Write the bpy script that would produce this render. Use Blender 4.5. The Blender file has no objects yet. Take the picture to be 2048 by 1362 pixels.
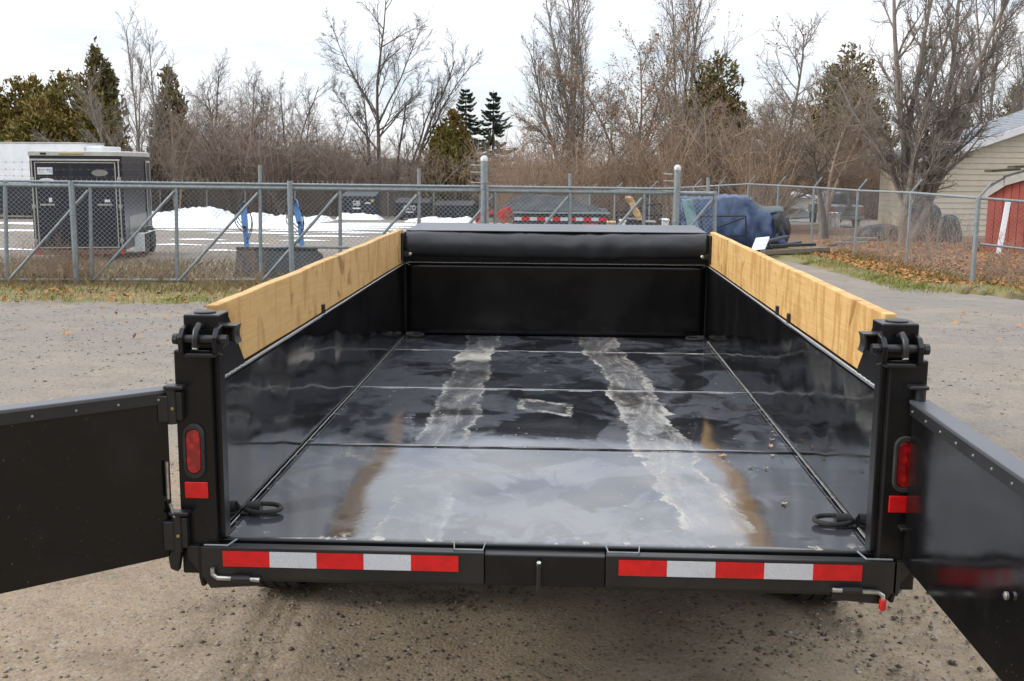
import bpy, bmesh, math, random
import numpy as np
from mathutils import Vector, Matrix

S = bpy.context.scene
COL = S.collection
PI = math.pi
rnd = random.Random(7)

# ------------------------------------------------------------------ camera
FPX, YAW, PITCH, ROLL = 2181.6, .0455, .1613, .0065
CAM = np.array([.0474, -3.3458, 1.9073])
_f = np.array([-math.sin(YAW)*math.cos(PITCH), math.cos(YAW)*math.cos(PITCH), -math.sin(PITCH)])
_r0 = np.array([math.cos(YAW), math.sin(YAW), 0.0])
_u0 = np.cross(_r0, _f)
_r = math.cos(ROLL)*_r0+math.sin(ROLL)*_u0
_u = -math.sin(ROLL)*_r0+math.cos(ROLL)*_u0
cd = bpy.data.cameras.new('camera')
cam = bpy.data.objects.new('camera', cd)
COL.objects.link(cam)
cd.sensor_fit = 'HORIZONTAL'
cd.sensor_width = 36.0
cd.lens = 36.0*FPX/2048
cd.clip_start = .05
cd.clip_end = 2000
M = Matrix.Identity(4)
for i in range(3):
    M[i][0] = _r[i]; M[i][1] = _u[i]; M[i][2] = -_f[i]; M[i][3] = CAM[i]
cam.matrix_world = M
S.camera = cam

# ------------------------------------------------------------------ sky, sun, exposure
SUN_AZ = math.radians(262)      # direction the light comes from, clockwise from +y
SUN_EL = math.radians(28)
w = bpy.data.worlds.new('World')
S.world = w
w.use_nodes = True
nt = w.node_tree
nt.nodes.clear()
out = nt.nodes.new('ShaderNodeOutputWorld')
bg = nt.nodes.new('ShaderNodeBackground')
sky = nt.nodes.new('ShaderNodeTexSky')
sky.sky_type = 'NISHITA'
sky.sun_disc = False
sky.sun_elevation = SUN_EL
sky.sun_rotation = SUN_AZ
sky.dust_density = .4
sm = nt.nodes.new('ShaderNodeVectorMath'); sm.operation = 'SCALE'; sm.inputs['Scale'].default_value = .105
nt.links.new(sky.outputs[0], sm.inputs[0])
tc = nt.nodes.new('ShaderNodeTexCoord')
mp = nt.nodes.new('ShaderNodeMapping')
mp.inputs['Scale'].default_value = (1.3, 1.3, 6.5)
mp.inputs['Rotation'].default_value = (.05, .1, .4)
nt.links.new(tc.outputs['Generated'], mp.inputs[0])
nz = nt.nodes.new('ShaderNodeTexNoise')
nz.inputs['Scale'].default_value = 2.6
nz.inputs['Detail'].default_value = 6
nz.inputs['Roughness'].default_value = .55
nz.inputs['Distortion'].default_value = .6
nt.links.new(mp.outputs[0], nz.inputs['Vector'])
cr = nt.nodes.new('ShaderNodeValToRGB')
cr.color_ramp.elements[0].position = .36; cr.color_ramp.elements[0].color = (.5, .5, .5, 1)
cr.color_ramp.elements[1].position = .58; cr.color_ramp.elements[1].color = (1, 1, 1, 1)
nt.links.new(nz.outputs[0], cr.inputs[0])
mx = nt.nodes.new('ShaderNodeMix'); mx.data_type = 'RGBA'
nt.links.new(cr.outputs[0], mx.inputs['Factor'])
tn = nt.nodes.new('ShaderNodeVectorMath'); tn.operation = 'MULTIPLY'; tn.inputs[1].default_value = (.84, .90, 1.12)
nt.links.new(sm.outputs[0], tn.inputs[0])
nt.links.new(tn.outputs[0], mx.inputs['A'])
mx.inputs['B'].default_value = (.78, .795, .82, 1)
# an overcast dome is brighter overhead than at the horizon
sx_ = nt.nodes.new('ShaderNodeSeparateXYZ'); nt.links.new(tc.outputs['Generated'], sx_.inputs[0])
mr = nt.nodes.new('ShaderNodeMapRange'); mr.inputs[1].default_value = 0; mr.inputs[2].default_value = 1; mr.inputs[3].default_value = .93; mr.inputs[4].default_value = 2.3
nt.links.new(sx_.outputs['Z'], mr.inputs[0])
dm = nt.nodes.new('ShaderNodeVectorMath'); dm.operation = 'SCALE'
nt.links.new(mx.outputs['Result'], dm.inputs[0]); nt.links.new(mr.outputs[0], dm.inputs['Scale'])
nt.links.new(dm.outputs[0], bg.inputs['Color'])
bg.inputs['Strength'].default_value = 1.0
nt.links.new(bg.outputs[0], out.inputs[0])

sd = bpy.data.lights.new('sun', 'SUN')
sd.energy = 1.5
sd.angle = math.radians(16)
sd.color = (1, .95, .88)
sun = bpy.data.objects.new('sun', sd)
COL.objects.link(sun)
sun.location = (-20, -10, 30)
_ld = Vector((math.sin(SUN_AZ)*math.cos(SUN_EL), math.cos(SUN_AZ)*math.cos(SUN_EL), math.sin(SUN_EL)))
sun.rotation_euler = _ld.to_track_quat('Z', 'Y').to_euler()

S.view_settings.view_transform = 'Standard'
S.view_settings.look = 'None'
S.view_settings.exposure = 0.50
S.view_settings.gamma = 1
S.render.engine = 'CYCLES'
S.cycles.max_bounces = 6
S.cycles.transparent_max_bounces = 8

# ------------------------------------------------------------------ layout helpers
def ray(px, py):
    return _f+(px-1024)/FPX*_r-(py-681)/FPX*_u
def at(px, py, y):
    d = ray(px, py); t = (y-CAM[1])/d[1]
    return Vector(CAM+t*d)
def gz(y):
    """height of the yard: level by the trailer, falling gently to the back"""
    t = min(y, 75)-2
    return -.01*(t+math.sqrt(t*t+4))+.01*(math.sqrt(148)-12) if t > -12 else 0.0
def gpt(px, y):
    p = at(px, 400, y)
    return Vector((p.x, y, gz(y)))
def ppm(y):
    return FPX/(y-CAM[1])          # photo pixels per metre at depth y

# ------------------------------------------------------------------ materials
class NT:
    def __init__(s, name):
        s.m = bpy.data.materials.new(name); s.m.use_nodes = True
        s.t = s.m.node_tree; s.b = s.t.nodes['Principled BSDF']
        s.tc = s.t.nodes.new('ShaderNodeTexCoord')
    def _set(s, sock, v):
        if v is None: return
        if isinstance(v, bpy.types.NodeSocket): s.t.links.new(v, sock)
        elif sock.type == 'RGBA' and not isinstance(v, (int, float)): sock.default_value = (*v[:3], 1)
        else: sock.default_value = v
    def math(s, op, a, b=None, c=None, clamp=False):
        n = s.t.nodes.new('ShaderNodeMath'); n.operation = op; n.use_clamp = clamp
        for i, v in enumerate((a, b, c)): s._set(n.inputs[i], v)
        return n.outputs[0]
    def noise(s, scale, detail=4, rough=.55, stretch=None, dist=0, coord='Object', off=None):
        n = s.t.nodes.new('ShaderNodeTexNoise')
        n.inputs['Scale'].default_value = scale; n.inputs['Detail'].default_value = detail
        n.inputs['Roughness'].default_value = rough; n.inputs['Distortion'].default_value = dist
        v = s.tc.outputs[coord]
        if stretch or off:
            m = s.t.nodes.new('ShaderNodeMapping')
            if stretch: m.inputs['Scale'].default_value = stretch
            if off: m.inputs['Location'].default_value = off
            s.t.links.new(v, m.inputs[0]); v = m.outputs[0]
        s.t.links.new(v, n.inputs['Vector'])
        return n.outputs[0]
    def voro(s, scale, feat='F1', stretch=None):
        n = s.t.nodes.new('ShaderNodeTexVoronoi'); n.feature = feat; n.inputs['Scale'].default_value = scale
        s.t.links.new(s.tc.outputs['Object'], n.inputs['Vector'])
        return n
    def ramp(s, v, lo, hi, a=0., b=1.):
        n = s.t.nodes.new('ShaderNodeMapRange'); n.interpolation_type = 'SMOOTHSTEP'
        s._set(n.inputs[0], v)
        for i, q in enumerate((lo, hi, a, b)): n.inputs[i+1].default_value = q
        return n.outputs[0]
    def mix(s, f, a, b):
        n = s.t.nodes.new('ShaderNodeMix'); n.data_type = 'RGBA'
        s._set(n.inputs['Factor'], f); s._set(n.inputs['A'], a); s._set(n.inputs['B'], b)
        return n.outputs['Result']
    def xyz(s):
        n = s.t.nodes.new('ShaderNodeSeparateXYZ'); s.t.links.new(s.tc.outputs['Object'], n.inputs[0])
        return n.outputs
    def bump(s, h, strength=.3, dist=.01, normal=None):
        n = s.t.nodes.new('ShaderNodeBump'); n.inputs['Strength'].default_value = strength
        n.inputs['Distance'].default_value = dist; s._set(n.inputs['Height'], h)
        if normal is not None: s.t.links.new(normal, n.inputs['Normal'])
        s.t.links.new(n.outputs[0], s.b.inputs['Normal'])
        return n.outputs[0]
    def island(s):
        n = s.t.nodes.new('ShaderNodeNewGeometry'); return n.outputs['Random Per Island']
    def put(s, **k):
        names = dict(col='Base Color', rough='Roughness', metal='Metallic', coat='Coat Weight', coat_rough='Coat Roughness',
                     ior='IOR', spec='Specular IOR Level', sub='Subsurface Weight', trans='Transmission Weight', alpha='Alpha')
        for q, v in k.items(): s._set(s.b.inputs[names[q]], v)
        return s.m

def pm(name, c1, c2=None, scale=8, rough=.6, bump=0, bscale=None, metal=0, stretch=None, coat=0, lo=.35, hi=.65, rvar=0):
    n = NT(name)
    if c2 is None: c2 = tuple(q*.8 for q in c1)
    z = n.noise(scale, 5, .6, stretch)
    n.put(col=n.mix(n.ramp(z, lo, hi), c1, c2), metal=metal, coat=coat)
    n.put(rough=n.ramp(z, .3, .7, rough-rvar, rough+rvar) if rvar else rough)
    if bump: n.bump(n.noise(bscale or scale*4, 4, .6, stretch), bump, .01)
    return n.m

def leafmat(name, a, b, c, rough=.7, scale=.6):
    n = NT(name)
    i = n.island()
    col = n.mix(n.ramp(i, 0, 1), a, b)
    col = n.mix(n.ramp(n.noise(scale, 3), .42, .66), col, c)
    n.put(col=col, rough=rough, spec=.2)
    return n.m

MT = {}
def black_paint(name, wave=.35, base=.010, rough=.13, ws=2.2, st=None, ior=1.40):
    n = NT(name)
    d = n.noise(5, 6, .65)
    fine = n.noise(60, 3)
    n.put(col=n.mix(n.math('MULTIPLY', n.ramp(n.noise(90, 3, .7), .66, .74), n.ramp(n.noise(3, 4, .6), .48, .66)), n.mix(n.ramp(d, .45, .8), (base, base, base*1.1), (base*2.4, base*2.3, base*2.2)), (.09, .085, .078)),
          rough=n.ramp(d, .3, .8, rough, rough+.14), ior=ior)
    if wave:
        b1 = n.bump(n.noise(ws, 2, .4, st), wave, .05)
        n.bump(fine, .02, .002, b1)
    return n.m
MT['black'] = black_paint('black_enamel', 0, .005, .26)
MT['wall_black'] = black_paint('black_wall_enamel', .36, .006, .045, 2.0, (1, 1, .7), 1.75)
MT['door_black'] = black_paint('black_door_enamel', .12, .004, .10, 2.5)
MT['satin'] = pm('satin_black_steel', (.008, .008, .009), (.014, .014, .014), 9, .4)
MT['vinyl'] = pm('black_vinyl_tarp', (.012, .013, .015), (.020, .021, .024), 4, .42, .25, 7)
MT['shroud'] = pm('slate_painted_sheet', (.060, .064, .075), (.075, .078, .09), 3, .38)
MT['rubber'] = pm('tyre_rubber', (.018, .018, .018), (.035, .032, .028), 12, .85, .3, 40)
MT['zinc'] = pm('zinc_plated_steel', (.55, .55, .52), (.4, .4, .38), 30, .35, 0, None, .9)
MT['whitemetal'] = pm('bare_weld_metal', (.55, .55, .55), (.35, .35, .33), 60, .45, 0, None, .3)
MT['galv'] = pm('galvanised_pipe', (.25, .28, .29), (.19, .215, .225), 14, .45, .1, 60, .25)
MT['wire'] = pm('galvanised_wire', (.36, .39, .40), (.29, .31, .32), 8, .5, 0, None, .1)
MT['red_tape'] = pm('red_reflective_tape', (.62, .008, .010), (.50, .006, .008), 30, .3)
def tape_mat():
    n = NT('silver_reflective_tape')
    v = n.voro(260, 'DISTANCE_TO_EDGE')
    c = n.mix(n.ramp(v.outputs['Distance'], .04, .16), (.62, .64, .66), (.44, .47, .51))
    c = n.mix(n.math('MULTIPLY', n.ramp(n.noise(9, 5, .7), .55, .8), .35), c, (.25, .22, .18))
    n.put(col=c, rough=.3)
    return n.m
MT['white_tape'] = tape_mat()
MT['red_plastic'] = pm('red_vinyl_cap', (.55, .02, .02), (.5, .015, .015), 20, .4)
MT['grease'] = pm('yellow_grease', (.30, .22, .05), (.2, .15, .04), 50, .3)

def lens_mat():
    n = NT('red_lamp_lens')
    v = n.voro(38)
    n.put(col=n.mix(n.ramp(v.outputs['Distance'], .1, .6), (.42, .006, .008), (.20, .002, .004)), rough=.16, coat=.6, coat_rough=.05)
    n.bump(v.outputs['Distance'], .35, .004)
    return n.m
MT['lens'] = lens_mat()

def floor_mat():
    n = NT('scuffed_black_floor_enamel')
    x, y, z = n.xyz()
    wob = n.math('MULTIPLY', n.math('SUBTRACT', n.noise(5, 4, .6), .5), .10)
    xw = n.math('ADD', x, wob)
    xw2 = n.math('ADD', x, n.math('MULTIPLY', n.math('SUBTRACT', n.noise(16, 4, .7, None, .5), .5), .06))
    fine = n.noise(28, 6, .7, None, 1.2)
    med = n.noise(6, 5, .65, (1, .7, 1), .8)
    # two chalky tracks left by planks
    def strip(c, hw):
        dd = n.math('ABSOLUTE', n.math('SUBTRACT', xw2, c))
        inside = n.math('SUBTRACT', 1, n.math('DIVIDE', dd, hw))           # 1 centre .. 0 edge
        full = n.ramp(inside, -.03, .07)
        rim = n.math('MULTIPLY', full, n.ramp(inside, .38, .02))
        return full, rim
    c1 = n.math('ADD', -.447, n.math('MULTIPLY', y, -.012))
    c2 = n.math('ADD', .585, n.math('MULTIPLY', y, -.068))
    c1 = n.math('ADD', c1, n.math('MULTIPLY', n.math('SUBTRACT', n.noise(2.2, 4, .6), .5), .10)); c2 = n.math('ADD', c2, n.math('MULTIPLY', n.math('SUBTRACT', n.noise(2.6, 4, .6, None, 0, 'Object', (5, 2, 0)), .5), .10))
    f1, r1 = strip(c1, n.ramp(n.noise(3, 3), .3, .7, .09, .14)); f2, r2 = strip(c2, n.ramp(n.noise(3.5, 3), .3, .7, .085, .16))
    gap = n.ramp(n.noise(4.2, 5, .65, (1, .6, 1), .6, 'Object', (1, 7, 0)), .36, .56, .25, 1)
    f1 = n.math('MULTIPLY', f1, gap); f2 = n.math('MULTIPLY', f2, gap)
    yn = n.math('ADD', y, n.math('MULTIPLY', n.noise(7, 3), .25))
    f1 = n.math('MULTIPLY', f1, n.math('MAXIMUM', n.ramp(yn, 1.30, 1.42), n.math('MULTIPLY', n.ramp(yn, .70, .60), .8)))
    r1 = n.math('MULTIPLY', r1, n.math('MAXIMUM', n.ramp(yn, 1.30, 1.42), n.math('MULTIPLY', n.ramp(yn, .70, .60), 1.0)))
    f2 = n.math('MULTIPLY', f2, n.ramp(yn, .26, .34)); r2 = n.math('MULTIPLY', r2, n.ramp(yn, .26, .34))
    blot = n.ramp(n.math('ADD', n.math('MULTIPLY', fine, .5), n.math('MULTIPLY', n.noise(7, 5, .7, (1, .35, 1), 1.0), .5)), .42, .66)
    swirl = n.ramp(n.noise(8, 6, .72, (1, .22, 1), 1.2), .42, .76)
    res1 = n.math('ADD', n.math('MULTIPLY', f1, n.math('ADD', .07, n.math('MULTIPLY', swirl, .34))), n.math('MULTIPLY', r1, n.math('MULTIPLY', blot, .55)))
    res2 = n.math('ADD', n.math('MULTIPLY', f2, n.math('ADD', .16, n.math('MULTIPLY', swirl, .62))), n.math('MULTIPLY', r2, n.math('MULTIPLY', blot, .65)))
    # a bright dried patch at the far end of the first strip
    farp = n.math('MULTIPLY', f1, n.math('MULTIPLY', n.ramp(yn, 3.35, 3.5), n.ramp(yn, 4.0, 3.8)))
    res = n.math('MINIMUM', n.math('ADD', n.math('ADD', res1, res2), n.math('MULTIPLY', farp, .6)), .92)
    # small pale rectangle in the middle
    yj = n.math('ADD', y, n.math('MULTIPLY', n.math('SUBTRACT', n.noise(9, 5, .7), .5), .16))
    def boxm(x0, x1, y0, y1, soft=.012):
        a = n.math('MULTIPLY', n.ramp(xw2, x0, x0+soft), n.ramp(xw2, x1, x1-soft))
        b = n.math('MULTIPLY', n.ramp(n.math('ADD', yj, n.math('MULTIPLY', x, .5)), y0, y0+soft*2), n.ramp(n.math('ADD', yj, n.math('MULTIPLY', x, .5)), y1, y1-soft*2))
        return n.math('MULTIPLY', a, b)
    o = boxm(-.17, .11, 1.83, 2.13); i2 = boxm(-.135, .08, 1.88, 2.08)
    rect = n.math('MULTIPLY', n.math('SUBTRACT', o, n.math('MULTIPLY', i2, .8)), n.math('ADD', .10, n.math('MULTIPLY', blot, .7)))
    o2 = boxm(-.86, -.72, .58, .85); i3 = boxm(-.84, -.74, .62, .81)
    rect = n.math('ADD', rect, n.math('MULTIPLY', n.math('SUBTRACT', o2, n.math('MULTIPLY', i3, .6)), n.math('MULTIPLY', blot, .4)))
    # chips along the rear lip and along the side welds
    rear = n.math('MULTIPLY', n.ramp(y, .10, .02), n.ramp(n.noise(22, 3, .6, (1, .5, 1)), .60, .66))
    sides = n.math('MULTIPLY', n.ramp(n.math('ABSOLUTE', x), 1.00, 1.04), n.ramp(n.noise(30, 4), .60, .66))
    specks = n.math('MULTIPLY', n.ramp(n.noise(34, 2, .5), .70, .74), n.ramp(n.noise(1.2, 2), .5, .6))
    res = n.math('MINIMUM', n.math('ADD', n.math('ADD', res, rect), n.math('MULTIPLY', n.math('ADD', n.math('ADD', rear, sides), specks), .6)), .95)
    # dull dusty film with wandering edges; cleaner wet-looking pools
    pool = n.ramp(n.math('ADD', med, n.math('MULTIPLY', n.noise(1.1, 2, .5), .9)), .86, 1.02)
    film = n.math('ADD', .30, n.math('MULTIPLY', pool, .45))
    black = n.math('MULTIPLY', n.ramp(n.noise(2.4, 4, .55, (1, .8, 1), .7), .51, .57), .8)
    film = n.math('MULTIPLY', film, n.math('SUBTRACT', 1, black))
    col = n.mix(film, (.010, .011, .013), (.13, .135, .155))
    brown = n.ramp(n.noise(2.1, 3, .6, None, .4, 'Object', (3, 1, 0)), .60, .72)
    col = n.mix(n.math('MULTIPLY', brown, .25), col, (.055, .042, .03))
    col = n.mix(res, col, (.50, .47, .40))
    # scratches
    scr = n.ramp(n.noise(9, 2, .5, (6, .25, 1)), .70, .74)
    col = n.mix(n.math('MULTIPLY', scr, .5), col, (.01, .01, .01))
    rough = n.math('ADD', n.math('ADD', .035, n.math('MULTIPLY', film, .09)), n.math('MULTIPLY', res, .5))
    n.put(col=col, rough=rough, ior=1.95)
    wave = n.noise(1.5, 2, .4, (1, .8, 1))
    b1 = n.bump(wave, .28, .05)
    n.bump(n.math('ADD', fine, n.math('MULTIPLY', res, .8)), .05, .004, b1)
    return n.m
MT['floor'] = floor_mat()

def wood_mat(name, a, b, c, seed):
    n = NT(name)
    g = n.noise(9, 5, .6, (1, .5, 9), .6, 'Object', (seed, 0, 0))
    run = n.noise(4.5, 5, .6, (1, 1.7, .45), 1.1, 'Object', (0, seed, 0))
    fl = n.noise(14, 4, .6, (1, 1.2, .3), .4)
    knot = n.ramp(n.noise(2.6, 3, .5, (1, 1, 1), 1.5, 'Object', (seed*2, 1, 2)), .62, .70)
    col = n.mix(n.ramp(g, .3, .7), a, b)
    col = n.mix(n.math('MULTIPLY', n.ramp(run, .48, .58), .6), col, c)
    col = n.mix(n.math('MULTIPLY', n.ramp(fl, .60, .72), .4), col, c)
    col = n.mix(n.math('MULTIPLY', n.ramp(n.noise(26, 4, .7, (1, .12, 2.2), .3), .54, .70), .22), col, c)
    col = n.mix(n.math('MULTIPLY', knot, .7), col, tuple(q*.55 for q in c))
    n.put(col=col, rough=.62, spec=.3)
    n.bump(n.noise(40, 4, .6, (1, .1, 3)), .25, .003)
    return n.m
MT['woodL'] = wood_mat('pale_spruce_plank', (.57, .365, .15), (.51, .31, .115), (.36, .185, .055), 1.3)
MT['woodR'] = wood_mat('stained_spruce_plank', (.64, .41, .165), (.56, .335, .115), (.38, .185, .045), 4.1)
MT['timber'] = pm('weathered_timber', (.20, .16, .11), (.12, .10, .08), 5, .8, .3, 30, 0, (1, 1, 6))

def ground_mat():
    n = NT('gravel_yard')
    x, y, z = n.xyz()
    big = n.noise(.22, 4, .6)
    bands = n.noise(1.0, 5, .65, (.6, 1.0, 1))
    mid = n.noise(3.0, 5, .65)
    fine = n.noise(38, 5, .7)
    v = n.voro(70); v2 = n.voro(26)
    col = n.mix(n.ramp(big, .35, .65), (.245, .213, .176), (.218, .200, .178))
    col = n.mix(n.ramp(bands, .45, .65), col, (.28, .240, .190))
    soil = n.ramp(n.math('ADD', y, n.math('MULTIPLY', big, 5)), 7.5, 4.5)       # sandy earth where the trailer stands
    col = n.mix(soil, col, n.mix(n.ramp(mid, .35, .65), (.345, .272, .190), (.285, .220, .150)))
    col = n.mix(n.math('MULTIPLY', n.ramp(mid, .50, .75), .5), col, (.135, .108, .08))
    col = n.mix(n.math('MULTIPLY', n.ramp(fine, .42, .75), .45), col, (.125, .102, .08))
    col = n.mix(n.math('MULTIPLY', n.ramp(v2.outputs['Distance'], .16, .06), .18), col, (.36, .34, .31))
    cs = n.t.nodes.new('ShaderNodeSeparateColor'); n.t.links.new(v.outputs['Color'], cs.inputs[0])
    col = n.mix(n.math('MULTIPLY', n.ramp(cs.outputs[0], .88, .97), .4), col, (.38, .36, .33))
    col = n.mix(n.math('MULTIPLY', n.ramp(cs.outputs[1], .88, .97), .4), col, (.09, .08, .07))
    n.put(col=col, rough=.92, spec=.2)
    b1 = n.bump(n.math('ADD', n.math('MULTIPLY', mid, 1.0), n.noise(17, 6, .75)), .40, .03)
    n.bump(n.math('SUBTRACT', n.noise(60, 6, .8), n.math('MULTIPLY', v.outputs['Distance'], .6)), .6, .012, b1)
    return n.m
MT['ground'] = ground_mat()
MT['turf'] = pm('rough_turf_soil', (.13, .125, .035), (.20, .145, .07), 1.6, .95, .8, 18)
MT['litter_soil'] = pm('leafy_soil', (.20, .105, .05), (.13, .08, .045), 2.2, .95, .8, 22)
MT['snow'] = pm('old_snow', (.84, .86, .90), (.52, .52, .52), 2.2, .6, .9, 6, lo=.50, hi=.80)
MT['bark_grey'] = pm('grey_bark', (.24, .205, .172), (.16, .135, .112), 3, .9, .5, 14)
MT['bark_dark'] = pm('dark_bark', (.075, .061, .052), (.11, .09, .076), 3, .9, .5, 14)
MT['bark_brown'] = pm('brown_bark', (.17, .128, .096), (.115, .086, .066), 3, .9, .5, 14)
MT['bark_tan'] = pm('tan_bark', (.26, .195, .142), (.165, .125, .092), 3, .9, .5, 14)
MT['brush'] = leafmat('thicket_twigs', (.20, .152, .122), (.38, .30, .24), (.27, .195, .148), .9, .15)
MT['brush2'] = leafmat('tan_thicket_twigs', (.19, .142, .108), (.38, .285, .205), (.27, .175, .115), .9, .15)
MT['cedar'] = leafmat('cedar_sprays', (.092, .084, .022), (.225, .175, .045), (.175, .118, .030))
MT['cedar_dark'] = leafmat('dark_cedar_sprays', (.072, .068, .028), (.175, .145, .058), (.17, .118, .052))
MT['spruce'] = leafmat('spruce_needles', (.04, .065, .036), (.085, .115, .062), (.05, .075, .05))
MT['dead_leaf'] = leafmat('dead_leaves', (.42, .17, .05), (.34, .20, .09), (.25, .12, .05))
MT['tan_leaf'] = leafmat('clinging_tan_leaves', (.30, .19, .10), (.22, .13, .07), (.26, .14, .07))
MT['grass'] = leafmat('green_grass', (.12, .16, .02), (.20, .21, .035), (.26, .19, .07))
MT['straw'] = leafmat('dry_grass', (.26, .19, .085), (.17, .12, .06), (.14, .125, .045))
MT['stone'] = leafmat('loose_stones', (.17, .148, .12), (.36, .33, .29), (.22, .18, .135))
MT['clod'] = leafmat('dark_soil_clods', (.085, .066, .048), (.17, .135, .10), (.11, .088, .065))

# ------------------------------------------------------------------ mesh helpers
def link(name, me, mat=None, parent=None):
    o = bpy.data.objects.new(name, me)
    COL.objects.link(o)
    if mat is not None: me.materials.append(MT[mat] if isinstance(mat, str) else mat)
    if parent is not None: o.parent = parent
    return o
def tag(o, label=None, cat=None, group=None, kind=None):
    if label: o['label'] = label
    if cat: o['category'] = cat
    if group: o['group'] = group
    if kind: o['kind'] = kind
    return o
def empty(name, loc, label, cat, group=None, rz=0):
    o = bpy.data.objects.new(name, None)
    COL.objects.link(o); o.location = loc; o.rotation_euler = (0, 0, rz)
    o.empty_display_size = .2
    return tag(o, label, cat, group)
def npmesh(name, V, Q=None, T=None, smooth=False):
    me = bpy.data.meshes.new(name)
    V = np.asarray(V, dtype=np.float32).reshape(-1, 3)
    nq = 0 if Q is None else len(Q); ntr = 0 if T is None else len(T)
    loops = []
    if nq: loops.append(np.asarray(Q, dtype=np.int32).ravel())
    if ntr: loops.append(np.asarray(T, dtype=np.int32).ravel())
    lp = np.concatenate(loops)
    me.vertices.add(len(V)); me.vertices.foreach_set('co', V.ravel())
    me.loops.add(len(lp)); me.loops.foreach_set('vertex_index', lp)
    st = np.concatenate([np.arange(nq)*4, nq*4+np.arange(ntr)*3]).astype(np.int32)
    me.polygons.add(nq+ntr); me.polygons.foreach_set('loop_start', st)
    if smooth: me.polygons.foreach_set('use_smooth', np.ones(nq+ntr, dtype=bool))
    me.update(calc_edges=True); me.validate()
    return me

class MB:
    """collects simple solids into one mesh; o is an origin subtracted from every point"""
    def __init__(s, o=(0, 0, 0)):
        s.v = []; s.f = []; s.o = Vector(o)
    def add(s, vs, fs):
        k = len(s.v)
        s.v += [Vector(q)-s.o for q in vs]; s.f += [tuple(k+i for i in f) for f in fs]
        return s
    def hexa(s, p):      # 8 points: bottom 4, top 4
        return s.add(p, [(3, 2, 1, 0), (4, 5, 6, 7), (0, 1, 5, 4), (1, 2, 6, 5), (2, 3, 7, 6), (3, 0, 4, 7)])
    def box(s, x0, x1, y0, y1, z0, z1):
        return s.hexa([(x0, y0, z0), (x1, y0, z0), (x1, y1, z0), (x0, y1, z0), (x0, y0, z1), (x1, y0, z1), (x1, y1, z1), (x0, y1, z1)])
    def obox(s, c, ax, ay, az):      # oriented: half vectors
        c, ax, ay, az = Vector(c), Vector(ax), Vector(ay), Vector(az)
        return s.hexa([c-ax-ay-az, c+ax-ay-az, c+ax+ay-az, c-ax+ay-az, c-ax-ay+az, c+ax-ay+az, c+ax+ay+az, c-ax+ay+az])
    def bar(s, p, q, wd, ht, up=(0, 0, 1)):
        p, q = Vector(p), Vector(q); d = (q-p)/2; t = d.normalized(); up = Vector(up)
        sx = t.cross(up)
        if sx.length < 1e-4: sx = t.cross(Vector((0, 1, 0)))
        sx.normalize(); sz = sx.cross(t).normalized()
        return s.obox((p+q)/2, d, sx*wd/2, sz*ht/2)
    def tube(s, pts, r, n=8, cap=True, closed=False):
        pts = [Vector(p) for p in pts]; k = len(pts)
        rs = r if isinstance(r, (list, tuple)) else [r]*k
        t0 = (pts[1]-pts[0]).normalized()
        a = t0.orthogonal().normalized(); vs = []; fs = []
        for i, p in enumerate(pts):
            if closed: t = (pts[(i+1) % k]-pts[i-1]).normalized()
            else: t = (pts[min(i+1, k-1)]-pts[max(i-1, 0)]).normalized()
            a = (a-t*a.dot(t)).normalized(); b = t.cross(a)
            for j in range(n):
                an = 2*PI*j/n
                vs.append(p+(a*math.cos(an)+b*math.sin(an))*rs[i])
        m = k if closed else k-1
        for i in range(m):
            i2 = (i+1) % k
            for j in range(n):
                j2 = (j+1) % n
                fs.append((i*n+j, i*n+j2, i2*n+j2, i2*n+j))
        if cap and not closed:
            fs.append(tuple(range(n-1, -1, -1))); fs.append(tuple((k-1)*n+j for j in range(n)))
        return s.add(vs, fs)
    def prism(s, poly, d):       # polygon points (3-D, planar) extruded by vector d
        poly = [Vector(p) for p in poly]; n = len(poly); d = Vector(d)
        fs = [tuple(range(n-1, -1, -1)), tuple(range(n, 2*n))]
        fs += [(i, (i+1) % n, n+(i+1) % n, n+i) for i in range(n)]
        return s.add(poly+[p+d for p in poly], fs)
    def lathe(s, c, axis, prof, n=20):   # prof: (along axis, radius)
        c = Vector(c); ax = Vector(axis).normalized(); a = ax.orthogonal().normalized(); b = ax.cross(a)
        vs = []; fs = []
        for h, r in prof:
            for j in range(n):
                an = 2*PI*j/n
                vs.append(c+ax*h+(a*math.cos(an)+b*math.sin(an))*r)
        for i in range(len(prof)-1):
            for j in range(n):
                j2 = (j+1) % n
                fs.append((i*n+j, i*n+j2, (i+1)*n+j2, (i+1)*n+j))
        fs.append(tuple(range(n-1, -1, -1))); fs.append(tuple((len(prof)-1)*n+j for j in range(n)))
        return s.add(vs, fs)
    def build(s, name, mat, parent=None, bevel=0, smooth=False, seg=2):
        me = bpy.data.meshes.new(name)
        me.from_pydata([tuple(q) for q in s.v], [], s.f)
        bm = bmesh.new(); bm.from_mesh(me)
        bmesh.ops.recalc_face_normals(bm, faces=bm.faces)
        if smooth:
            for f in bm.faces: f.smooth = True
            for e in bm.edges:
                if len(e.link_faces) == 2 and e.calc_face_angle(0) > .7: e.smooth = False
        bm.to_mesh(me); bm.free(); me.update()
        o = link(name, me, mat, parent)
        if bevel:
            b = o.modifiers.new('bevel', 'BEVEL'); b.width = bevel; b.segments = seg; b.limit_method = 'ANGLE'
            b.angle_limit = .6; b.harden_normals = False
        return o

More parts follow.
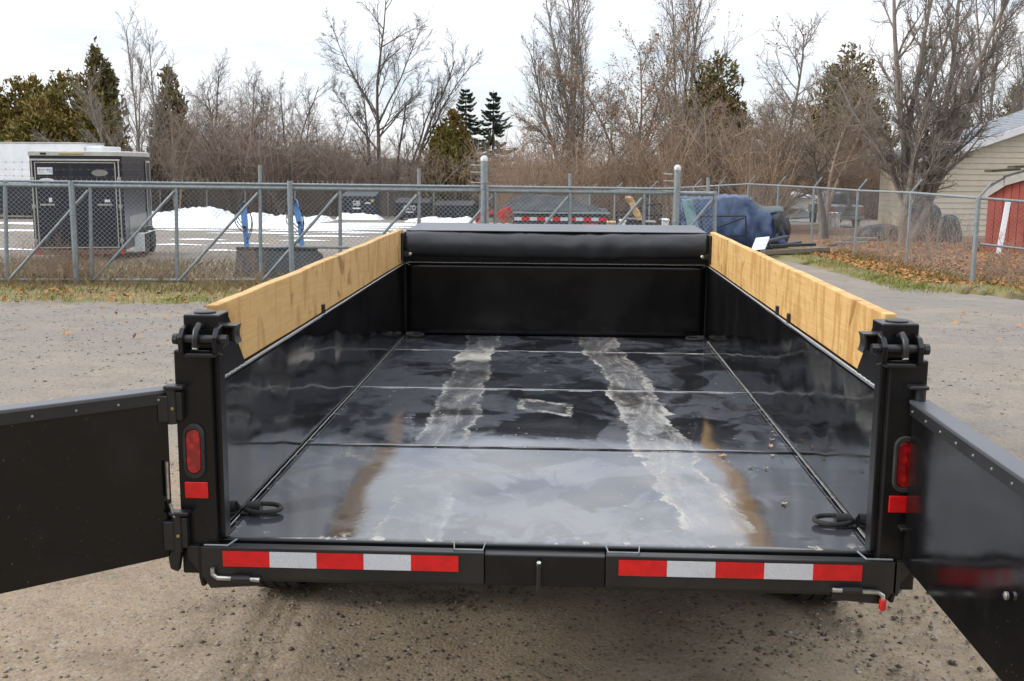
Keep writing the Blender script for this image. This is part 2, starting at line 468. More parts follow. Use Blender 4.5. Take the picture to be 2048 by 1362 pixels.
def text_mesh(name, s, size, mat, parent, loc, rot, sx=1.0):
    cu = bpy.data.curves.new(name, 'FONT'); cu.body = s; cu.size = size; cu.extrude = .002
    cu.align_x = 'CENTER'; cu.align_y = 'CENTER'
    tmp = bpy.data.objects.new(name+'_c', cu); COL.objects.link(tmp)
    dg = bpy.context.evaluated_depsgraph_get()
    me = bpy.data.meshes.new_from_object(tmp.evaluated_get(dg))
    bpy.data.objects.remove(tmp)
    me.materials.clear()
    o = link(name, me, mat, parent); o.location = loc; o.rotation_euler = rot; o.scale = (sx, 1, 1)
    return o

def sheet(name, fn, nu, nv, mat, parent=None, thick=.004, smooth=True):
    """grid surface fn(u,v)->xyz with a little thickness"""
    V = [fn(i/nu, j/nv) for i in range(nu+1) for j in range(nv+1)]
    Q = [(i*(nv+1)+j, (i+1)*(nv+1)+j, (i+1)*(nv+1)+j+1, i*(nv+1)+j+1) for i in range(nu) for j in range(nv)]
    me = npmesh(name, V, Q, smooth=smooth)
    o = link(name, me, mat, parent)
    if thick:
        m = o.modifiers.new('solid', 'SOLIDIFY'); m.thickness = thick; m.offset = -1
    return o

def vnoise(seed):
    r = np.random.RandomState(seed); ph = r.uniform(0, 6.28, (10, 2)); fr = r.uniform(.5, 1.6, (10, 2)); am = r.uniform(.4, 1, 10)
    def f(x, y):
        s = 0
        for k in range(10):
            sc = 1+k*.55
            s += am[k]/sc*math.sin(x*fr[k, 0]*sc+ph[k, 0]+1.3*math.sin(y*fr[k, 1]*sc*.7+ph[k, 1]))
        return s/2.2
    return f

# tubes in bulk -------------------------------------------------------------
class Lines:
    def __init__(s): s.g = {}
    def add(s, pts, rad, n=3):
        s.g.setdefault((len(pts), n), []).append((pts, rad))
    def mesh(s, name, origin=(0, 0, 0)):
        Vs = []; Qs = []; off = 0
        for (k, n), L in s.g.items():
            P = np.array([q[0] for q in L], dtype=np.float64); R = np.array([q[1] for q in L], dtype=np.float64)
            T = np.empty_like(P)
            T[:, 1:-1] = P[:, 2:]-P[:, :-2]; T[:, 0] = P[:, 1]-P[:, 0]; T[:, -1] = P[:, -1]-P[:, -2]
            T /= np.linalg.norm(T, axis=2, keepdims=True)+1e-9
            ref = np.array([.443, .836, .323])          # never quite parallel to a twig or a wire
            A = np.cross(T, np.broadcast_to(ref, T.shape)); A /= np.linalg.norm(A, axis=2, keepdims=True)+1e-9
            B = np.cross(T, A)
            an = np.arange(n)*2*PI/n
            V = P[:, :, None, :]+R[:, :, None, None]*(A[:, :, None, :]*np.cos(an)[None, None, :, None]+B[:, :, None, :]*np.sin(an)[None, None, :, None])
            m = len(L)
            idx = np.arange(m*k*n).reshape(m, k, n)+off
            q = np.stack([idx[:, :-1, :], np.roll(idx, -1, 2)[:, :-1, :], np.roll(idx, -1, 2)[:, 1:, :], idx[:, 1:, :]], -1).reshape(-1, 4)
            Vs.append(V.reshape(-1, 3)); Qs.append(q); off += m*k*n
        V = np.concatenate(Vs)-np.array(origin)
        return npmesh(name, V, np.concatenate(Qs), smooth=True)

def quads(name, C, U, W):
    """free quads: centres C, half axes U and W (arrays)"""
    V = np.stack([C-U-W*.6, C+U*.2-W, C+U+W*.2, C-U*.3+W], 1).reshape(-1, 3)
    Q = np.arange(len(V)).reshape(-1, 4)
    return npmesh(name, V, Q)

# ================================================================== GROUND
def ground_sheet():
    xs = np.unique(np.concatenate([np.linspace(-260, -20, 25), np.linspace(-20, -4, 33), np.linspace(-4, 4, 65), np.linspace(-1.9, 1.9, 191), np.linspace(4, 20, 33), np.linspace(20, 260, 25)]))
    ys = np.unique(np.concatenate([np.linspace(-30, -4, 8), np.linspace(-4, 6, 81), np.linspace(6, 40, 70), np.linspace(40, 400, 40)]))
    nz = vnoise(3); nz2 = vnoise(5)
    V = []
    for x in xs:
        for y in ys:
            z = gz(y)+.012*nz(x*1.1, y*1.1)*(1 if abs(x) < 6 else .5)
            if -4 < y < 7 and abs(x) < 5:
                # wheel ruts running back from the tyres
                for xc in (-1.16-.16*(1.2-y)**2*.25+.10*(1.2-y), 1.20+.20*(1.2-y)):
                    d = abs(x-xc)
                    z -= .010*math.exp(-(d/.10)**2)-.006*math.exp(-((d-.16)/.05)**2)
                    for g in (-.06, 0, .06): z -= .013*math.exp(-((x-xc-g)/.014)**2)*(.6+.4*math.sin(y*40+g*90))
            V.append((x, y, z))
    ny = len(ys)
    Q = [(i*ny+j, (i+1)*ny+j, (i+1)*ny+j+1, i*ny+j+1) for i in range(len(xs)-1) for j in range(ny-1)]
    o = link('ground', npmesh('ground', V, Q, smooth=True), 'ground')
    tag(o, kind='structure')
ground_sheet()

def patch(name, near, far, mat, n=60, m=14, seed=1, lift=.012, ragged=.5):
    """irregular sheet of ground between two polylines (x,y)"""
    nz = vnoise(seed)
    def interp(pl, t):
        k = t*(len(pl)-1); i = min(int(k), len(pl)-2); q = k-i
        return pl[i][0]*(1-q)+pl[i+1][0]*q, pl[i][1]*(1-q)+pl[i+1][1]*q
    V = []
    for i in range(n+1):
        a = interp(near, i/n); b = interp(far, i/n)
        for j in range(m+1):
            t = j/m
            e = ragged*(nz(i*.9, 0)+.5*nz(i*2.7, 3))*(1-t)
            x = a[0]*(1-t)+b[0]*t; y = a[1]*(1-t)+b[1]*t+e
            edge = min(1, t*5)
            V.append((x, y, gz(y)-.03+(.042+lift)*edge+.035*edge*(nz(x*2, y*2)*.5+.5)))
    Q = [(i*(m+1)+j, (i+1)*(m+1)+j, (i+1)*(m+1)+j+1, i*(m+1)+j+1) for i in range(n) for j in range(m)]
    return tag(link(name, npmesh(name, V, Q, smooth=True), mat), kind='structure')
patch('grass_verge', [(-22, 12.3), (-9, 12.2), (-6, 12.3), (-3, 12.6), (0, 12.9), (3, 13.6)], [(-22, 20), (-9, 19.5), (-6.5, 17.3), (-3, 16.6), (0, 16.4), (3, 16.6)], 'turf', 90, 16, 2)
patch('grass_verge', [(16, 11.8), (10, 12.9), (7.6, 14.4), (6.6, 16.2), (5.7, 18.3), (5.5, 22.6), (4.6, 27.5), (3.5, 33)],
      [(20, 17.3), (14, 17.4), (9, 17.7), (8.0, 18.2), (8.1, 21.5), (8.0, 25.5), (7.6, 29.5), (6.8, 36)], 'turf', 90, 14, 9)
patch('leaf_strewn_ground', [(30, 17.2), (14, 17.3), (8.7, 17.8), (8.1, 19), (8.1, 22), (8.0, 26), (7.5, 30), (6.8, 36)],
      [(45, 34), (26, 34), (18, 34), (15, 36), (14, 40), (13, 44), (12, 48), (9, 52)], 'litter_soil', 80, 20, 12, .02, .2)

# ================================================================== DUMP TRAILER
A, L, ZF, HW = 1.055, 4.27, .70, 1.212
TR = empty('dump_trailer', (0, 0, 0), 'long black steel dump trailer with open rear doors and wooden side boards', 'trailer')
# floor plates: 4 + 4 + 4 + 2 ft
fz = vnoise(21)
ys = [0.0, 1.20, 2.42, 3.64, L]
for i in range(4):
    y0, y1 = ys[i]+(.0015 if i else 0), ys[i+1]-.0015
    ph = i*2.3
    def fl(u, v, y0=y0, y1=y1, ph=ph):
        x = -A+2*A*u; y = y0+(y1-y0)*v
        e = math.sin(PI*u)**.5*math.sin(PI*min(max(v, .0), 1))**.7
        return (x, y, ZF+.0040*e*fz(x*2.6+ph, y*2.6)+.0012*math.sin(9*x+ph)*e)
    sheet('floor_plate', fl, 70, 40, 'floor', TR, .006)
for y in ys[1:4]:
    pts = []
    for k in range(41):
        x = -A+.01+(2*A-.02)*k/40
        pts.append((x, y+.003*math.sin(k*2.1), ZF+.0005+.001*math.sin(k*1.3)))
    MB().tube(pts, .0016, 5).build('weld_seam', 'satin' if y < 2 else 'whitemetal', TR)
for sx in (-1, 1):
    MB().tube([(sx*(A-.003), .02+4.2*k/60, ZF+.003+.001*math.sin(k*3)) for k in range(61)], .002, 5).build('weld_seam', 'whitemetal', TR)
MB().box(-A, A, -.018, 0, ZF-.045, ZF+.004).build('floor_lip', 'black', TR, .004)
# side walls
wz = [vnoise(31), vnoise(32)]
for k, sx in enumerate((-1, 1)):
    def wl(u, v, sx=sx, f=wz[k]):
        y = .02+(L-.02)*u; z = ZF+.002+(HW-ZF-.002)*v
        e = math.sin(PI*v)**.6*min(1, u*8, (1-u)*8)
        return (sx*(A+.007*e*f(y*1.7, z*3.1)+.002*e*math.sin(y*11)), y, z)
    sheet('side_wall', wl, 110, 24, 'wall_black', TR, .004*(1 if sx < 0 else 1))
    s = MB(); s.box(*sorted((sx*(A+.016), sx*(A+.05))), .06, L, ZF-.05, HW-.012); s.build('side_wall_backing', 'black', TR, .003)
    MB().box(*sorted((sx*(A+.0), sx*(A+.075))), .34, L-.02, HW-.006, HW+.002).build('wall_top_rail', 'black', TR, .002)
    MB().tube([(sx*(A-.004), .36+(L-.4)*q/60, HW+.001) for q in range(61)], .0028, 6).build('rail_bead', 'whitemetal', TR)
    pts = [(sx*(A-.003), .005+.35*q/18, HW+.0005+.0015*math.sin(q*2.2)) for q in range(19)]
    MB().tube(pts, .0035, 5).build('weld_seam', 'whitemetal', TR)
    # outside ribs
    for y in (.62, 1.24, 1.86, 2.48, 3.10, 3.72):
        MB().box(*sorted((sx*(A+.05), sx*(A+.105))), y-.03, y+.03, ZF-.05, HW-.01).build('stake_post', 'black', TR, .004)
    # gusset plate at the rear
    x0 = sx*(A-.004)
    MB().prism([(x0, -.0, HW), (x0, .355, HW), (x0, .165, 1.418), (x0, 0, 1.418)], (sx*.008, 0, 0)).build('gusset_plate', 'black', TR, .002)
    # plank
    s = MB(); nn = 40; f = vnoise(50+k)
    x0, x1 = sorted((sx*(A+.006), sx*(A+.044)))
    vs = []; fs = []
    for q in range(nn+1):
        y = .10+(L-.05-.10)*q/nn; j = .004*f(y*2, 1); zt = HW+.236+.003*f(y*3, 5)
        vs += [(x0+j, y, HW+.006), (x1+j, y, HW+.006), (x1+j, y, zt), (x0+j, y, zt)]
    for q in range(nn):
        for e in range(4): fs.append((q*4+e, q*4+(e+1) % 4, q*4+4+(e+1) % 4, q*4+4+e))
    fs += [(3, 2, 1, 0), tuple(nn*4+e for e in range(4))]
    s.add(vs, fs)
    o = s.build('side_board', 'woodL' if sx < 0 else 'woodR', TR, .004)
    o['label'] = 'pale wooden plank standing on the left side wall' if sx < 0 else 'water stained wooden plank standing on the right side wall'
    for y in ((1.62,) if sx < 0 else (1.50, 1.76)):
        MB().box(*sorted((sx*(A-.006), sx*(A+.005))), y-.018, y+.018, HW-.005, HW+.045).build('board_clip', 'satin', TR, .003)
    # rear corner post
    px0, px1 = sorted((sx*1.04, sx*1.155))
    MB().box(px0, px1, -.06, .05, .60, 1.328).build('corner_post', 'black', TR, .006, seg=3)
    px0, px1 = sorted((sx*1.012, sx*1.122))
    cp = MB().box(px0, px1, -.055, .055, 1.330, 1.438).build('post_cap', 'black', TR, .005, seg=3)
    MB().lathe((sx*1.07, .0, 1.437), (0, 0, 1), [(0, .034), (.005, .034), (.007, .030)], 24).build('cap_disc', 'satin', cp, smooth=True)
    xi0, xi1 = sorted((sx*1.022, sx*1.042))
    MB().box(xi0, xi1, -.030, .03, ZF+.01, 1.325).build('post_flange', 'black', TR, .004)
    # chain-slot cup on the inner side of the cap: half pipe
    xin = sx*1.014
    arc = [(xin-sx*(.050-.007*math.sin(PI*q/8)), -.03, 1.402-.058*q/8) for q in range(9)]
    inn = [(p[0]+sx*.006, p[1], p[2]) for p in arc[::-1]]
    MB().prism([(xin, -.03, 1.402)]+arc[:1]+arc[1:]+inn[:1]+inn[1:-1]+[(inn[-1][0], -.03, 1.396), (xin, -.03, 1.396)], (0, .06, 0)).build('chain_cup', 'satin', TR)
    MB().box(*sorted((xin, xin-sx*.040)), .018, .026, 1.345, 1.396).build('cup_back', 'satin', TR)
    # latch: two lugs, a pin, a hook and a rest
    la = None
    for xc in (1.112, 1.006):
        x0, x1 = sorted((sx*(xc-.008), sx*(xc+.008)))
        lt = MB(); lt.prism([(x0, -.056, 1.312), (x0, -.115, 1.327), (x0, -.122, 1.377), (x0, -.095, 1.402), (x0, -.056, 1.410)], (x1-x0, 0, 0))
        lo_ = lt.build('latch_lug', 'black', TR, .003); la = la or lo_
    MB().tube([(sx*.986, -.092, 1.368), (sx*1.132, -.092, 1.368)], .014, 14).build('latch_pin', 'satin', la, smooth=True)
    MB().lathe((sx*.982, -.092, 1.368), (1, 0, 0), [(-.009, .016), (.009, .016)], 6).build('pin_nut', 'satin', la)
    MB().lathe((sx*1.134, -.092, 1.368), (1, 0, 0), [(-.007, .017), (.007, .017)], 8).build('pin_head', 'satin', la)
    hk = [(sx*(1.062), -.060, 1.402), (sx*1.063, -.085, 1.410), (sx*1.065, -.108, 1.395), (sx*1.067, -.116, 1.368), (sx*1.068, -.110, 1.343)]
    MB().tube(hk, .010, 10).build('latch_hook', 'satin', la, smooth=True)
    MB().lathe((sx*1.068, -.111, 1.346), (0, -.3, -1), [(-.004, .0105), (.007, .0085)], 10).build('hook_tip', 'whitemetal', la, smooth=True)
    MB().box(*sorted((sx*1.015, sx*1.104)), -.105, -.06, 1.312, 1.326).build('latch_rest', 'satin', la, .004)
    # D-rings at both ends of the floor
    for yr, sc in ((.26, 1.0), (4.16, 1.0)):
        cx = sx*1.0
        R = []
        for q in range(20):
            an = 2*PI*q/20
            R.append((cx-sx*(.022)+.062*math.cos(an), yr+.040*math.sin(an), ZF+.018+.010*math.sin(an*1)*.3))
        rg = MB().tube(R, .0085, 10, closed=True).build('tie_down_ring', 'rubber', TR, smooth=True)
        MB().tube([(sx*.985, yr-.0, ZF+.020), (sx*1.035, yr-.0, ZF+.020)], .021, 12).build('ring_clip', 'satin', rg, smooth=True)
        MB().box(*sorted((sx*1.02, sx*1.05)), yr-.04, yr+.04, ZF+.001, ZF+.012).build('ring_plate', 'satin', rg, .003)
    # tail lamp: oval grommet and lens
    def oval(w2, h2, n=10):
        pts = []
        for q in range(n+1): an = PI*q/n; pts.append((w2*math.cos(an), h2-w2+w2*math.sin(an)))
        for q in range(n+1): an = PI+PI*q/n; pts.append((w2*math.cos(an), -(h2-w2)+w2*math.sin(an)))
        return pts
    cx, cz = sx*1.101, 1.006
    s = MB(); rings = [(oval(.034, .089), -.0605), (oval(.034, .089), -.068), (oval(.031, .086), -.073), (oval(.025, .074), -.073), (oval(.0235, .072), -.064)]
    n = len(rings[0][0]); vs = []; fs = []
    for pts, y in rings: vs += [(cx+a, y, cz+b) for a, b in pts]
    for i in range(len(rings)-1):
        for j in range(n): fs.append((i*n+j, i*n+(j+1) % n, (i+1)*n+(j+1) % n, (i+1)*n+j))
    s.add(vs, fs); tl = s.build('tail_lamp', 'rubber', TR, smooth=True)
    s = MB(); rings = [(oval(.0245, .073), -.061), (oval(.0245, .073), -.068), (oval(.021, .069), -.0715)]
    vs = []; fs = []
    for pts, y in rings: vs += [(cx+a, y, cz+b) for a, b in pts]
    for i in range(2):
        for j in range(n): fs.append((i*n+j, i*n+(j+1) % n, (i+1)*n+(j+1) % n, (i+1)*n+j))
    fs.append(tuple(2*n+j for j in range(n)))
    s.add(vs, fs); s.build('lamp_lens', 'lens', tl, smooth=True)
    MB().box(*sorted((sx*1.061, sx*1.136)), -.0665, -.0604, .852, .906).build('rear_reflector', 'red_tape', TR, .003)

# inner end wall (bulkhead), tarp roll and shroud
bz = vnoise(41)
sheet('front_wall', lambda u, v: (-A+2*A*u, L-.004-.003*math.sin(PI*u)*math.sin(PI*v)*bz(u*4, v*2), ZF+.002+(HW-ZF)*v), 40, 14, 'door_black', TR, .004)
MB().box(-A-.05, A+.05, L+.004, L+.05, ZF-.05, 1.25).build('front_wall_backing', 'black', TR, .004)
MB().tube([(-A+.02+(2*A-.04)*k/40, L-.006, HW+.004+.0006*math.sin(k)) for k in range(41)], .0035, 6).build('wall_bead', 'whitemetal', TR)
for sx in (-1, 1):
    MB().tube([(sx*(A-.004), L-.008, ZF+.01+(HW-ZF-.01)*k/30) for k in range(31)], .004, 5).build('weld_seam', 'satin', TR)
MB().box(-A-.02, A+.02, L-.03, L+.03, 1.245, 1.275).build('tarp_bar', 'satin', TR, .006)
tz = vnoise(43)
V = []; Q = []
nu, nvv = 120, 28
for i in range(nu+1):
    u = i/nu; x = -A+.025+(2*A-.05)*u
    crease = 1-.05*math.exp(-((u-.40)/.006)**2)-.05*math.exp(-((u-.60)/.005)**2)-.04*math.exp(-((u-.79)/.008)**2)-.03*math.exp(-((u-.18)/.01)**2)
    for j in range(nvv):
        an = 2*PI*j/nvv
        r = .084*crease+.006*tz(u*14, math.cos(an)*2+math.sin(an))+.003*math.sin(u*70+an*2)*max(0, math.sin(u*9+2))
        V.append((x, 4.20+r*1.0*math.cos(an), 1.352-.012*math.sin(u*PI)+r*1.05*math.sin(an)))
for i in range(nu):
    for j in range(nvv):
        Q.append((i*nvv+j, i*nvv+(j+1) % nvv, (i+1)*nvv+(j+1) % nvv, (i+1)*nvv+j))
T = [(0, j+1, j) for j in range(1, nvv-1)]+[(nu*nvv, nu*nvv+j, nu*nvv+j+1) for j in range(1, nvv-1)]
link('tarp_roll', npmesh('tarp_roll', V, Q, T, True), 'vinyl', TR)
MB().prism([(-A+.03, 4.14, 1.442), (-A+.10, 4.20, 1.453), (-A+.10, 4.86, 1.462), (-A+.03, 4.86, 1.452)], (0, 0, .001))
s = MB()
s.hexa([(-A+.02, 4.19, 1.440), (A-.02, 4.19, 1.440), (A-.04, 4.75, 1.458), (-A+.04, 4.75, 1.458), (-A+.02, 4.19, 1.446), (A-.02, 4.19, 1.446), (A-.04, 4.75, 1.464), (-A+.04, 4.75, 1.464)])
s.box(-A+.02, A-.02, 4.74, 4.76, .75, 1.46)
s.build('tarp_shroud', 'shroud', TR, .003)
for sx in (-1, 1):
    s = MB(); s.box(*sorted((sx*(A-.05), sx*(A+.0))), 4.12, 4.27, 1.265, 1.30); s.box(*sorted((sx*(A-.012), sx*(A+.002))), 4.10, 4.28, 1.24, 1.43)
    br = s.build('roller_bracket', 'satin', TR, .003)
    MB().lathe((sx*(A-.055), 4.13, 1.285), (0, -1, 0), [(-.01, .012), (.012, .012), (.016, .008)], 10).build('bracket_bolt', 'zinc', br, smooth=True)

# bumper: two reflective bars in front of the ramp slots, cross member between
YB = -.085
def bumper(x0, x1, t0, sgn):
    p = MB().box(x0, x1, YB, YB+.012, .597, .700).build('bumper_plate', 'satin', TR, .003)
    MB().box(x0+.002, x1-.002, YB+.012, YB+.045, .690, .698).build('bumper_flange', 'black', p, .002)
    for k in range(5):
        a = t0+.15*k
        MB().box(a, a+.1497, YB-.0022, YB-.0002, .637, .688).build('red_tape' if k % 2 == 0 else 'white_tape', 'red_tape' if k % 2 == 0 else 'white_tape', p)
    return p
bl = bumper(-1.085, -.185, -1.015, -1)
brp = bumper(.197, 1.105, .237, 1)
s = MB(); s.box(-1.09, 1.11, -.0, .05, .575, .652); s.box(-.185, .197, -.075, -.018, .590, .692)
s.build('rear_cross_member', 'black', TR, .004)
for x0, x1 in ((-1.085, -.185), (.197, 1.105)):
    MB().box(x0, x1, YB+.012, .0, .585, .597).build('ramp_slot_floor', 'satin', TR, .002)
for sx in (-1, 1):
    x = sx*1.095
    MB().prism([(x, YB, .700), (x, YB, .597), (x, YB+.02, .56), (x, .06, .545), (x, .06, .70)], (-sx*.012, 0, 0)).build('bumper_end_plate', 'black', TR, .003)
    MB().prism([(sx*1.085, YB+.004, .60), (sx*1.13, YB+.004, .66), (sx*1.13, YB+.004, .70), (sx*1.075, YB+.004, .70), (sx*.90, YB+.004, .60), (sx*.90, YB+.004, .572), (sx*1.06, YB+.004, .560)], (0, .02, 0)).build('bumper_gusset', 'satin', TR, .002)
for pts in ([(-1.075, YB+.006, .704), (-1.0, YB+.006, .704), (-.985, -.03, .708)], [(-.285, -.02, .710), (-.280, YB+.02, .702), (-.19, YB+.02, .702), (-.185, -.02, .710)],
            [(.197, -.02, .712), (.205, YB+.02, .704), (.30, YB+.02, .704), (.305, -.02, .712)], [(.985, -.03, .712), (1.0, YB+.006, .706), (1.08, YB+.006, .706)]):
    MB().tube(pts, .003, 6).build('slot_wire', 'galv', TR, smooth=True)
# ramp lock rods
r1 = MB().tube([(-1.045, -.10, .636), (-1.045, -.10, .615), (-1.03, -.10, .603), (-.895, -.10, .600)], .0075, 10).build('ramp_lock_rod', 'zinc', TR, smooth=True)
s = MB(); s.lathe((-.955, -.10, .6015), (1, 0, 0), [(-.03, .012), (.03, .012)], 12); s.box(-.99, -.90, -.088, -.06, .588, .612); s.build('rod_sleeve', 'satin', r1)
r2 = MB().tube([(.895, -.10, .612), (1.035, -.10, .608), (1.050, -.10, .598), (1.051, -.10, .575)], .0075, 10).build('ramp_lock_rod', 'zinc', TR, smooth=True)
s = MB(); s.lathe((.955, -.10, .6105), (1, 0, 0), [(-.03, .012), (.03, .012)], 12); s.box(.90, .99, -.088, -.06, .598, .622); s.build('rod_sleeve', 'satin', r2)
MB().lathe((1.051, -.10, .585), (0, 0, -1), [(0, .011), (.03, .0115), (.036, .007)], 12).build('rod_tip', 'red_plastic', r2, smooth=True)
pn = MB().tube([(-.012, -.083, .672), (-.012, -.10, .668), (-.012, -.102, .655), (-.012, -.10, .585)], .008, 10).build('safety_pin', 'satin', TR, smooth=True)
MB().lathe((-.012, -.096, .672), (0, -.3, 1), [(-.006, .009), (.006, .007)], 10).build('pin_top', 'zinc', pn, smooth=True)

# under-frame
s = MB()
for x in (-.48, .48): s.box(x-.04, x+.04, .95, 5.0, .40, .60)
for y in (.5, 1.1, 1.7, 2.3, 2.9, 3.5, 4.1): s.box(-A, A, y-.03, y+.03, .60, .69)
s.build('frame_rails', 'satin', TR, .004)
s = MB(); s.box(-1.10, 1.10, .05, L, ZF-.055, ZF-.012); s.build('floor_underside', 'satin', TR)
for x in (-.52, .52): MB().prism([(x-.02, .06, .60), (x-.02, .20, .60), (x-.02, .16, .55), (x-.02, .08, .55)], (.04, 0, 0)).build('stop_bracket', 'satin', TR, .003)
for y in (1.42, 2.28):
    MB().tube([(-1.2, y, .36), (1.2, y, .36)], .04, 12).build('axle', 'satin', TR, smooth=True)
    for sx in (-1, 1):
        c = (sx*1.20, y, .366+gz(y)+.0)
        prof = [(-.105, .20), (-.11, .30), (-.095, .345), (-.06, .362), (.06, .362), (.095, .345), (.11, .30), (.105, .20)]
        ty = MB().lathe(c, (1, 0, 0), prof, 48).build('tyre', 'rubber', TR, smooth=True)
        s = MB()
        for q in range(56):
            an = 2*PI*q/56
            for xo, tl in ((-.078, .25), (-.026, -.2), (.026, .2), (.078, -.25)):
                cc = Vector(c)+Vector((xo, math.cos(an+tl*.08)*.362, math.sin(an+tl*.08)*.362))
                rad = Vector((0, math.cos(an), math.sin(an))); tan = Vector((0, -math.sin(an), math.cos(an)))
                s.obox(cc, Vector((.019, 0, 0))+tan*.004*tl, tan*.014, rad*.007)
        s.build('tread_blocks', 'rubber', ty)
        MB().lathe(c, (sx, 0, 0), [(-.02, .2), (.07, .2), (.06, .17), (.04, .08), (.075, .06), (.075, .02)], 24).build('wheel_rim', 'satin', ty, smooth=True)
for sx in (-1, 1):
    pts = []
    for q in range(13):
        t = q/12
        pts.append((1.42-.52+t*(2.28-1.42+1.04), .60+.20*min(1, 3*min(t, 1-t))))
    s = MB(); poly = [(sx*1.075, y, z) for y, z in pts]+[(sx*1.075, y, z+.006) for y, z in pts[::-1]]
    s.prism(poly, (sx*.24, 0, 0)); s.build('mudguard', 'black', TR)

# doors --------------------------------------------------------------
def door(hx, hy, ang, z0, z1, wd, flip, name):
    """ang: direction the panel points from its hinge"""
    d = Vector((math.cos(ang), math.sin(ang), 0)); nrm = Vector((d.y, -d.x, 0))*flip      # nrm: towards inside of the box face
    h = Vector((hx, hy, 0))
    f = vnoise(60 if flip > 0 else 61)
    me = sheet(name, lambda u, v: tuple(h+d*(.01+(wd-.01)*u)+nrm*(.0+.003*math.sin(PI*v)*math.sin(PI*u)*f(u*3, v*2))+Vector((0, 0, z0+(z1-z0-.012)*v))), 50, 24, 'door_black', TR, 0)
    s = MB(); c = h+d*wd/2-nrm*.028+Vector((0, 0, (z0+z1)/2-.006))
    s.obox(c, d*(wd/2), nrm*.024, Vector((0, 0, (z1-z0)/2-.008))); s.build('door_core', 'black', me)
    s = MB(); s.obox(h+d*wd/2-nrm*.022+Vector((0, 0, z1-.006)), d*(wd/2+.004), nrm*.030, Vector((0, 0, .006)))
    s.build('door_top_rail', 'shroud', me, .003)
    s = MB(); s.obox(h+d*wd/2+nrm*.0035+Vector((0, 0, z1-.028)), d*(wd/2), nrm*.0025, Vector((0, 0, .018))); s.build('door_flange', 'satin', me, .0015)
    for q in range(9):
        p = h+d*(.03+q*(wd-.06)/8)+nrm*.006+Vector((0, 0, z1-.030))
        MB().lathe(p, nrm, [(0, .0042), (.0025, .0035), (.0035, .001)], 8).build('rivet', 'galv', me, smooth=True)
    return me, d, nrm
dl, d1, n1 = door(-1.175, -.075, PI+math.radians(41), .665, 1.207, 1.05, -1, 'rear_door')
dl['label'] = 'left rear door swung wide open'
dr, d2, n2 = door(1.108, -.075, -PI/2-.004, .700, 1.210, 1.05, 1, 'rear_door')
dr['label'] = 'right rear door swung straight back'
# the door faces must look to the camera
MB().lathe(Vector((1.100, -.87, .915)), (-1, 0, 0), [(0, .010), (.006, .010), (.010, .004)], 12).build('door_bolt', 'zinc', dr, smooth=True)
for zc, hh in ((1.155, .11), (.745, .12)):
    hg = MB().tube([(-1.158, -.085, zc-hh/2), (-1.158, -.085, zc+hh/2)], .017, 14).build('hinge', 'satin', TR, smooth=True)
    s = MB(); s.box(-1.150, -1.125, -.09, -.06, zc-hh/2+.01, zc+hh/2-.01); s.box(-1.20, -1.165, -.10, -.075, zc-hh/2+.005, zc+hh/2-.02)
    s.build('hinge_leaf', 'satin', hg, .004)
    s = MB(); s.box(-1.178, -1.115, -.105, -.065, zc+hh/2+.0, zc+hh/2+.012); s.build('hinge_cap', 'satin', hg, .004)
    MB().lathe((-1.150, -.104, zc-.005), (.3, -1, .2), [(0, .006), (.010, .005), (.014, .003)], 8).build('grease_nipple', 'grease', hg, smooth=True)
for zc, hh in ((1.195, .10), (.755, .10)):
    hg = MB().tube([(1.128, -.085, zc-hh/2), (1.128, -.085, zc+hh/2)], .016, 14).build('hinge', 'satin', TR, smooth=True)
    s = MB(); s.box(1.09, 1.148, -.105, -.065, zc+hh/2, zc+hh/2+.012); s.build('hinge_cap', 'satin', hg, .004)
s = MB(); s.tube([(-1.176, -.10, .86), (-1.176, -.10, .98)], .005, 8); s.tube([(-1.172, -.10, .845), (-1.16, -.10, .80)], .005, 8)
s.build('door_hold_back_rod', 'zinc', TR)
MB().prism([(-1.185, -.09, .625), (-1.160, -.09, .615), (-1.145, -.09, .69), (-1.175, -.09, .70), (-1.190, -.09, .66)], (0, .03, 0)).build('hinge_foot', 'satin', TR, .004)

# ================================================================== FENCES
GL, GR = at(10, 470, 15.2), at(1430, 470, 16.6)
GN = Vector((GL.y-GR.y, GR.x-GL.x, 0)).normalized()          # horizontal normal of the gate plane
def gate(px, py, off=0.0):
    """point where a photo pixel's sight line meets the gate's plane (pushed off towards the camera)"""
    d = Vector(ray(px, py)); c = Vector(CAM)
    t = (GL-GN*off-c).dot(GN)/d.dot(GN)
    return c+d*t
def ytop(px): return 365+(px-10)*(384-365)/1420.
GB = Vector((gate(10, 500).x, gate(10, 500).y, gz(15.2)))
G = empty('sliding_gate', GB, 'long galvanised chain link sliding gate with diagonal braces across the yard entrance', 'gate')
def gp(px, py, off=0): return gate(px, py, off)-GB
def pipe(name, a, b, r, parent, mat='galv', n=10): return MB().tube([a, b], r, n).build(name, mat, parent, smooth=True)
ZG = .10
def gbase(px, off=0):
    p = gate(px, 500, off); p.z = gz(p.y)+ZG; return p-GB
pipe('top_rail', gp(-60, ytop(-60)+5), gp(1430, ytop(1430)+3), .038, G)
pipe('upper_rail', gp(-60, ytop(-60)-3), gp(1345, ytop(1345)-5, .03), .022, G)
pipe('bottom_rail', gbase(-60), gbase(1430), .032, G)
pipe('middle_rail', gp(586, 494, .02), gp(1430, 500, .02), .026, G)
UX = [10, 180, 352, 520, 680, 838, 990, 1140, 1288, 1430]
for px in UX:
    pipe('upright', gbase(px), gp(px, ytop(px)+(-2 if px in (10, 1430) else 5)), .037 if px in (10, 1430) else .032, G)
